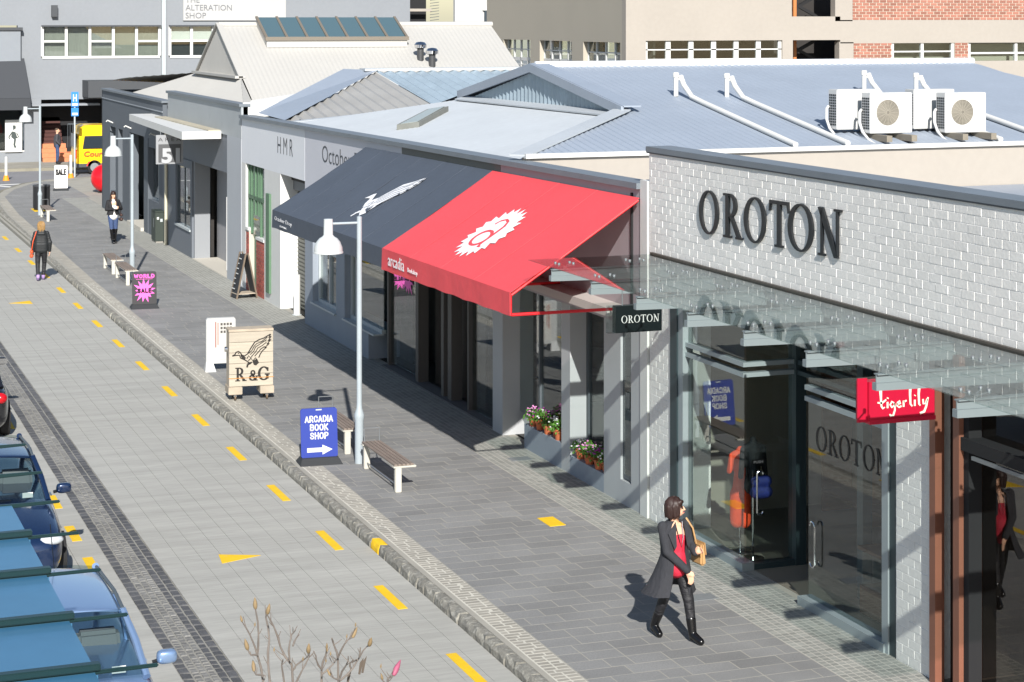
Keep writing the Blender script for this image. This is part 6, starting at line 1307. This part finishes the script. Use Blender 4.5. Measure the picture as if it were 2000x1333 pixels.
# ------------------------------------------------------------------ courier van on the far street
t = thing('courier_van', 'yellow high roof courier van half hidden by corner building', 'van', 15.6, 98.9, -.12, rz=-RZ)
YV = M('yellow van paint', '#f2c200', .35, coat=.6); prof = [(.0, .35), (-.02, .9), (.02, 1.3), (.10, 1.9), (.2, 2.3), (.4, 2.38), (3.9, 2.36), (4.3, 2.2), (4.7, 1.4), (5.1, 1.2), (5.2, .7), (5.15, .35)]
m = MB(); rows = []
for wv, sh in ((-.82, .0), (-.86, .0), (.0, .0), (.86, .0), (.82, .0)): rows.append([(x-1.3, wv*(1-.13*max(0, (z-1.2))/1.2), z+(.02 if wv == 0 else 0)) for x, z in prof])
smoothgrid(m, rows); n = len(prof); m.f.append(list(range(n))); m.m.append(0); m.f.append([4*n+i for i in range(n)][::-1]); m.m.append(0)
m.build('body', YV, t, street=False, smooth=30)
fs_ = lambda u, v, wv: (-1.3+u, -.872-wv+max(0, (v-1.2))*.095, v)
MB().prism([(.28, 1.25), (1.6, 1.25), (1.6, 1.85), (.38, 1.85)], fs_, .006).build('side_window', M('dark van glass', '#2a3138', .1), t, street=False); MB().prism([(1.75, 1.25), (3.4, 1.25), (3.4, 1.85), (1.75, 1.85)], fs_, .006).build('side_window', M('dark van glass', '#2a3138', .1), t, street=False)
MB().prism([(-.02, .35), (5.1, .35), (5.1, .52), (-.02, .52)], fs_, .01).build('bumper_band', M('dark bumper', '#3f4246', .6), t, street=False); MB().prism([(.45, .40), (1.0, .40), (1.0, .62), (.55, .62)], fs_, .013).build('red_panel', M('red panel', '#d03a2c', .5), t, street=False)
text(t, 'lettering', 'Courier', lambda u, v, wv: fs_(.32+u+v*.15, .86+v, wv), .26, M('van lettering red', '#b8541a', .5), width=1.35, bold=.03, street=False)
MB().box(-1.36, -1.30, -.86, -.74, .78, 1.2).build('tail_light', M('red lens', '#b0121c', .2), t, street=False); MB().box(-1.345, -1.27, -.6, .6, 1.3, 1.95).build('rear_window', M('dark van glass', '#2a3138', .1), t, street=False)
MB().box(-1.42, -1.3, -.85, .85, .33, .55).build('rear_bumper', M('dark bumper', '#3f4246', .6), t, street=False)
for x in (.85, 3.9):
    wh = MB().tube([(x-1.3, -.70, .34), (x-1.3, -.885, .34)], .34, n=26).build('wheel', M('tyre rubber', '#1a1a1b', .85), t, street=False, smooth=30); MB().tube([(x-1.3, -.80, .34), (x-1.3, -.895, .34)], .21, n=20).build('rim', M('alloy rim', '#a9abad', .35, .7), wh, street=False, smooth=30)
# ------------------------------------------------------------------ magnolia
t = thing('magnolia_tree', 'bare magnolia tree with furry buds reaching over the road', 'tree', 2.2, 9.8, ZR)
BARK = M('pale grey bark', '#6d655e', .85, var=.25, vs=15); BUD = M('furry tan bud', '#857152', .8, var=.15, vs=40); PET = M('pink petal', '#9c5068', .6, var=.2, vs=30); LF = M('dry leaf', '#5a5046', .8)
def unproj(u, v, dist):      # a point seen at photo pixel (u,v) at a given depth
    th = math.atan(VP/FPX); F_ = Vector((math.sin(th), math.cos(th), 0)); Rr = Vector((math.cos(th), -math.sin(th), 0))
    p = Vector((0, 0, CAMH))+(F_+Rr*((u-1000)/FPX)+Vector((0, 0, (HOR-v)/FPX)))*dist; return p-BASE[t.name]
t.rotation_euler.z = 0
TW = [([(520, 1420), (514, 1333), (503, 1280), (505, 1240), (499, 1190)], 10.0, 'b'), ([(505, 1290), (488, 1240), (473, 1215)], 10.0, 's'), ([(530, 1420), (524, 1300), (526, 1250), (519, 1205), (522, 1200)], 10.2, 'b'), ([(575, 1420), (570, 1300), (548, 1265), (535, 1225), (523, 1203)], 10.1, ''), ([(503, 1280), (490, 1280), (484, 1270)], 10.0, 'b'), ([(516, 1320), (500, 1318), (497, 1312)], 10.0, 'b'),
    ([(572, 1310), (578, 1300), (600, 1284), (602, 1276)], 10.1, 'b'), ([(566, 1290), (566, 1255), (570, 1240), (577, 1232)], 10.1, ''), ([(572, 1262), (578, 1248), (585, 1240)], 10.1, ''), ([(556, 1340), (550, 1300), (553, 1288)], 10.1, ''), ([(575, 1340), (590, 1310), (603, 1285), (614, 1273)], 10.1, ''), ([(628, 1420), (628, 1310), (636, 1280), (638, 1268)], 10.3, 's'), ([(628, 1308), (618, 1290), (612, 1272)], 10.3, ''), ([(628, 1318), (650, 1298), (657, 1288)], 10.3, ''),
    ([(665, 1420), (660, 1290), (652, 1260), (648, 1247)], 10.2, ''), ([(660, 1285), (672, 1260), (680, 1250), (688, 1246)], 10.2, 'b'), ([(664, 1330), (690, 1305), (705, 1280), (716, 1264), (721, 1262)], 10.0, 'b'), ([(686, 1308), (684, 1295), (697, 1288)], 10.0, ''), ([(702, 1284), (704, 1265)], 10.0, ''), ([(664, 1330), (652, 1325), (645, 1320)], 10.0, 's'), ([(664, 1325), (676, 1300), (680, 1282)], 10.1, ''), ([(758, 1420), (757, 1333), (758, 1325), (768, 1320)], 9.6, 'p'), ([(757, 1340), (750, 1333), (747, 1328)], 9.6, 's')]
crown = None
main = [Vector((0, 0, 0)), Vector((.03, .02, 1.2)), unproj(610, 1640, 10.1), unproj(600, 1480, 10.1)]
trk = MB().tube(main, [.055, .045, .03, .02], n=10).build('trunk', BARK, t, street=False, smooth=True)
for i, (pts, dist, kind) in enumerate(TW):
    P_ = [unproj(u, v, dist+.04*math.sin(i*2.3+j)) for j, (u, v) in enumerate(pts)]
    if pts[0][1] >= 1400: P_ = [main[3]+Vector((0, 0, -.02)), (main[3]+P_[0])/2+Vector((0, 0, -.02))]+P_
    r0 = .0078 if pts[0][1] >= 1400 else .0048; n = len(P_)
    P2 = []
    for a_, b_ in zip(P_, P_[1:]): P2 += [a_, (a_+b_)/2+Vector((random.uniform(-.006, .006), random.uniform(-.006, .006), 0))]
    P2.append(P_[-1]); nn = len(P2); rad = [r0*(1-.6*j/nn) for j in range(nn)]
    for j in range(1, nn-1, 2): rad[j] *= 1.25
    MB().tube(P2, rad, n=7).build('branch', BARK, t, street=False, smooth=True)
    for j in range(2, nn-1, 1 if i % 2 else 2):       # short side spurs
        a_ = P2[j]; dd = Vector((random.uniform(-1, 1), random.uniform(-.6, .6), random.uniform(.3, 1))).normalized(); L = random.uniform(.02, .06); mid = a_+dd*L*.55+Vector((0, 0, .004)); MB().tube([a_, mid, a_+dd*L+Vector((0, 0, .012))], [rad[j]*.6, .0022, .0016], n=5).build('twig', BARK, t, street=False, smooth=True)
        if random.random() < .18: q1 = a_+dd*L+Vector((0, 0, .012)); MB().tube([q1, q1+Vector((0, 0, .008)), q1+Vector((.002, 0, .022))], [.002, .0045, .0006], n=7).build('bud', BUD, t, street=False, smooth=True)
    e_ = P_[-1]; d = (P_[-1]-P_[-2]).normalized(); d = (d+Vector((0, 0, 1))).normalized()
    if kind:
        L = {'b': .062, 's': .036, 'p': .085}[kind]; R_ = {'b': .0115, 's': .0065, 'p': .015}[kind]
        MB().tube([e_+d*L*f for f in (0, .12, .35, .6, .85, 1)], [R_*.45, R_*.85, R_, R_*.8, R_*.4, .0008], n=9).build('bud' if kind != 'p' else 'flower', PET if kind == 'p' else BUD, t, street=False, smooth=True)
for u, v, d_ in ((710, 1300, 10.0), (681, 1322, 10.1), (704, 1303, 10.05)):
    c = unproj(u, v, d_); MB().hexa([c+Vector((-.012, 0, -.035)), c+Vector((.0, .004, -.04)), c+Vector((.016, .004, .03)), c+Vector((-.004, 0, .02))], [c+Vector((-.012, -.002, -.034)), c+Vector((.0, .002, -.039)), c+Vector((.018, .002, .045)), c+Vector((-.004, -.002, .022))]).build('dry_leaf', LF, t, street=False)
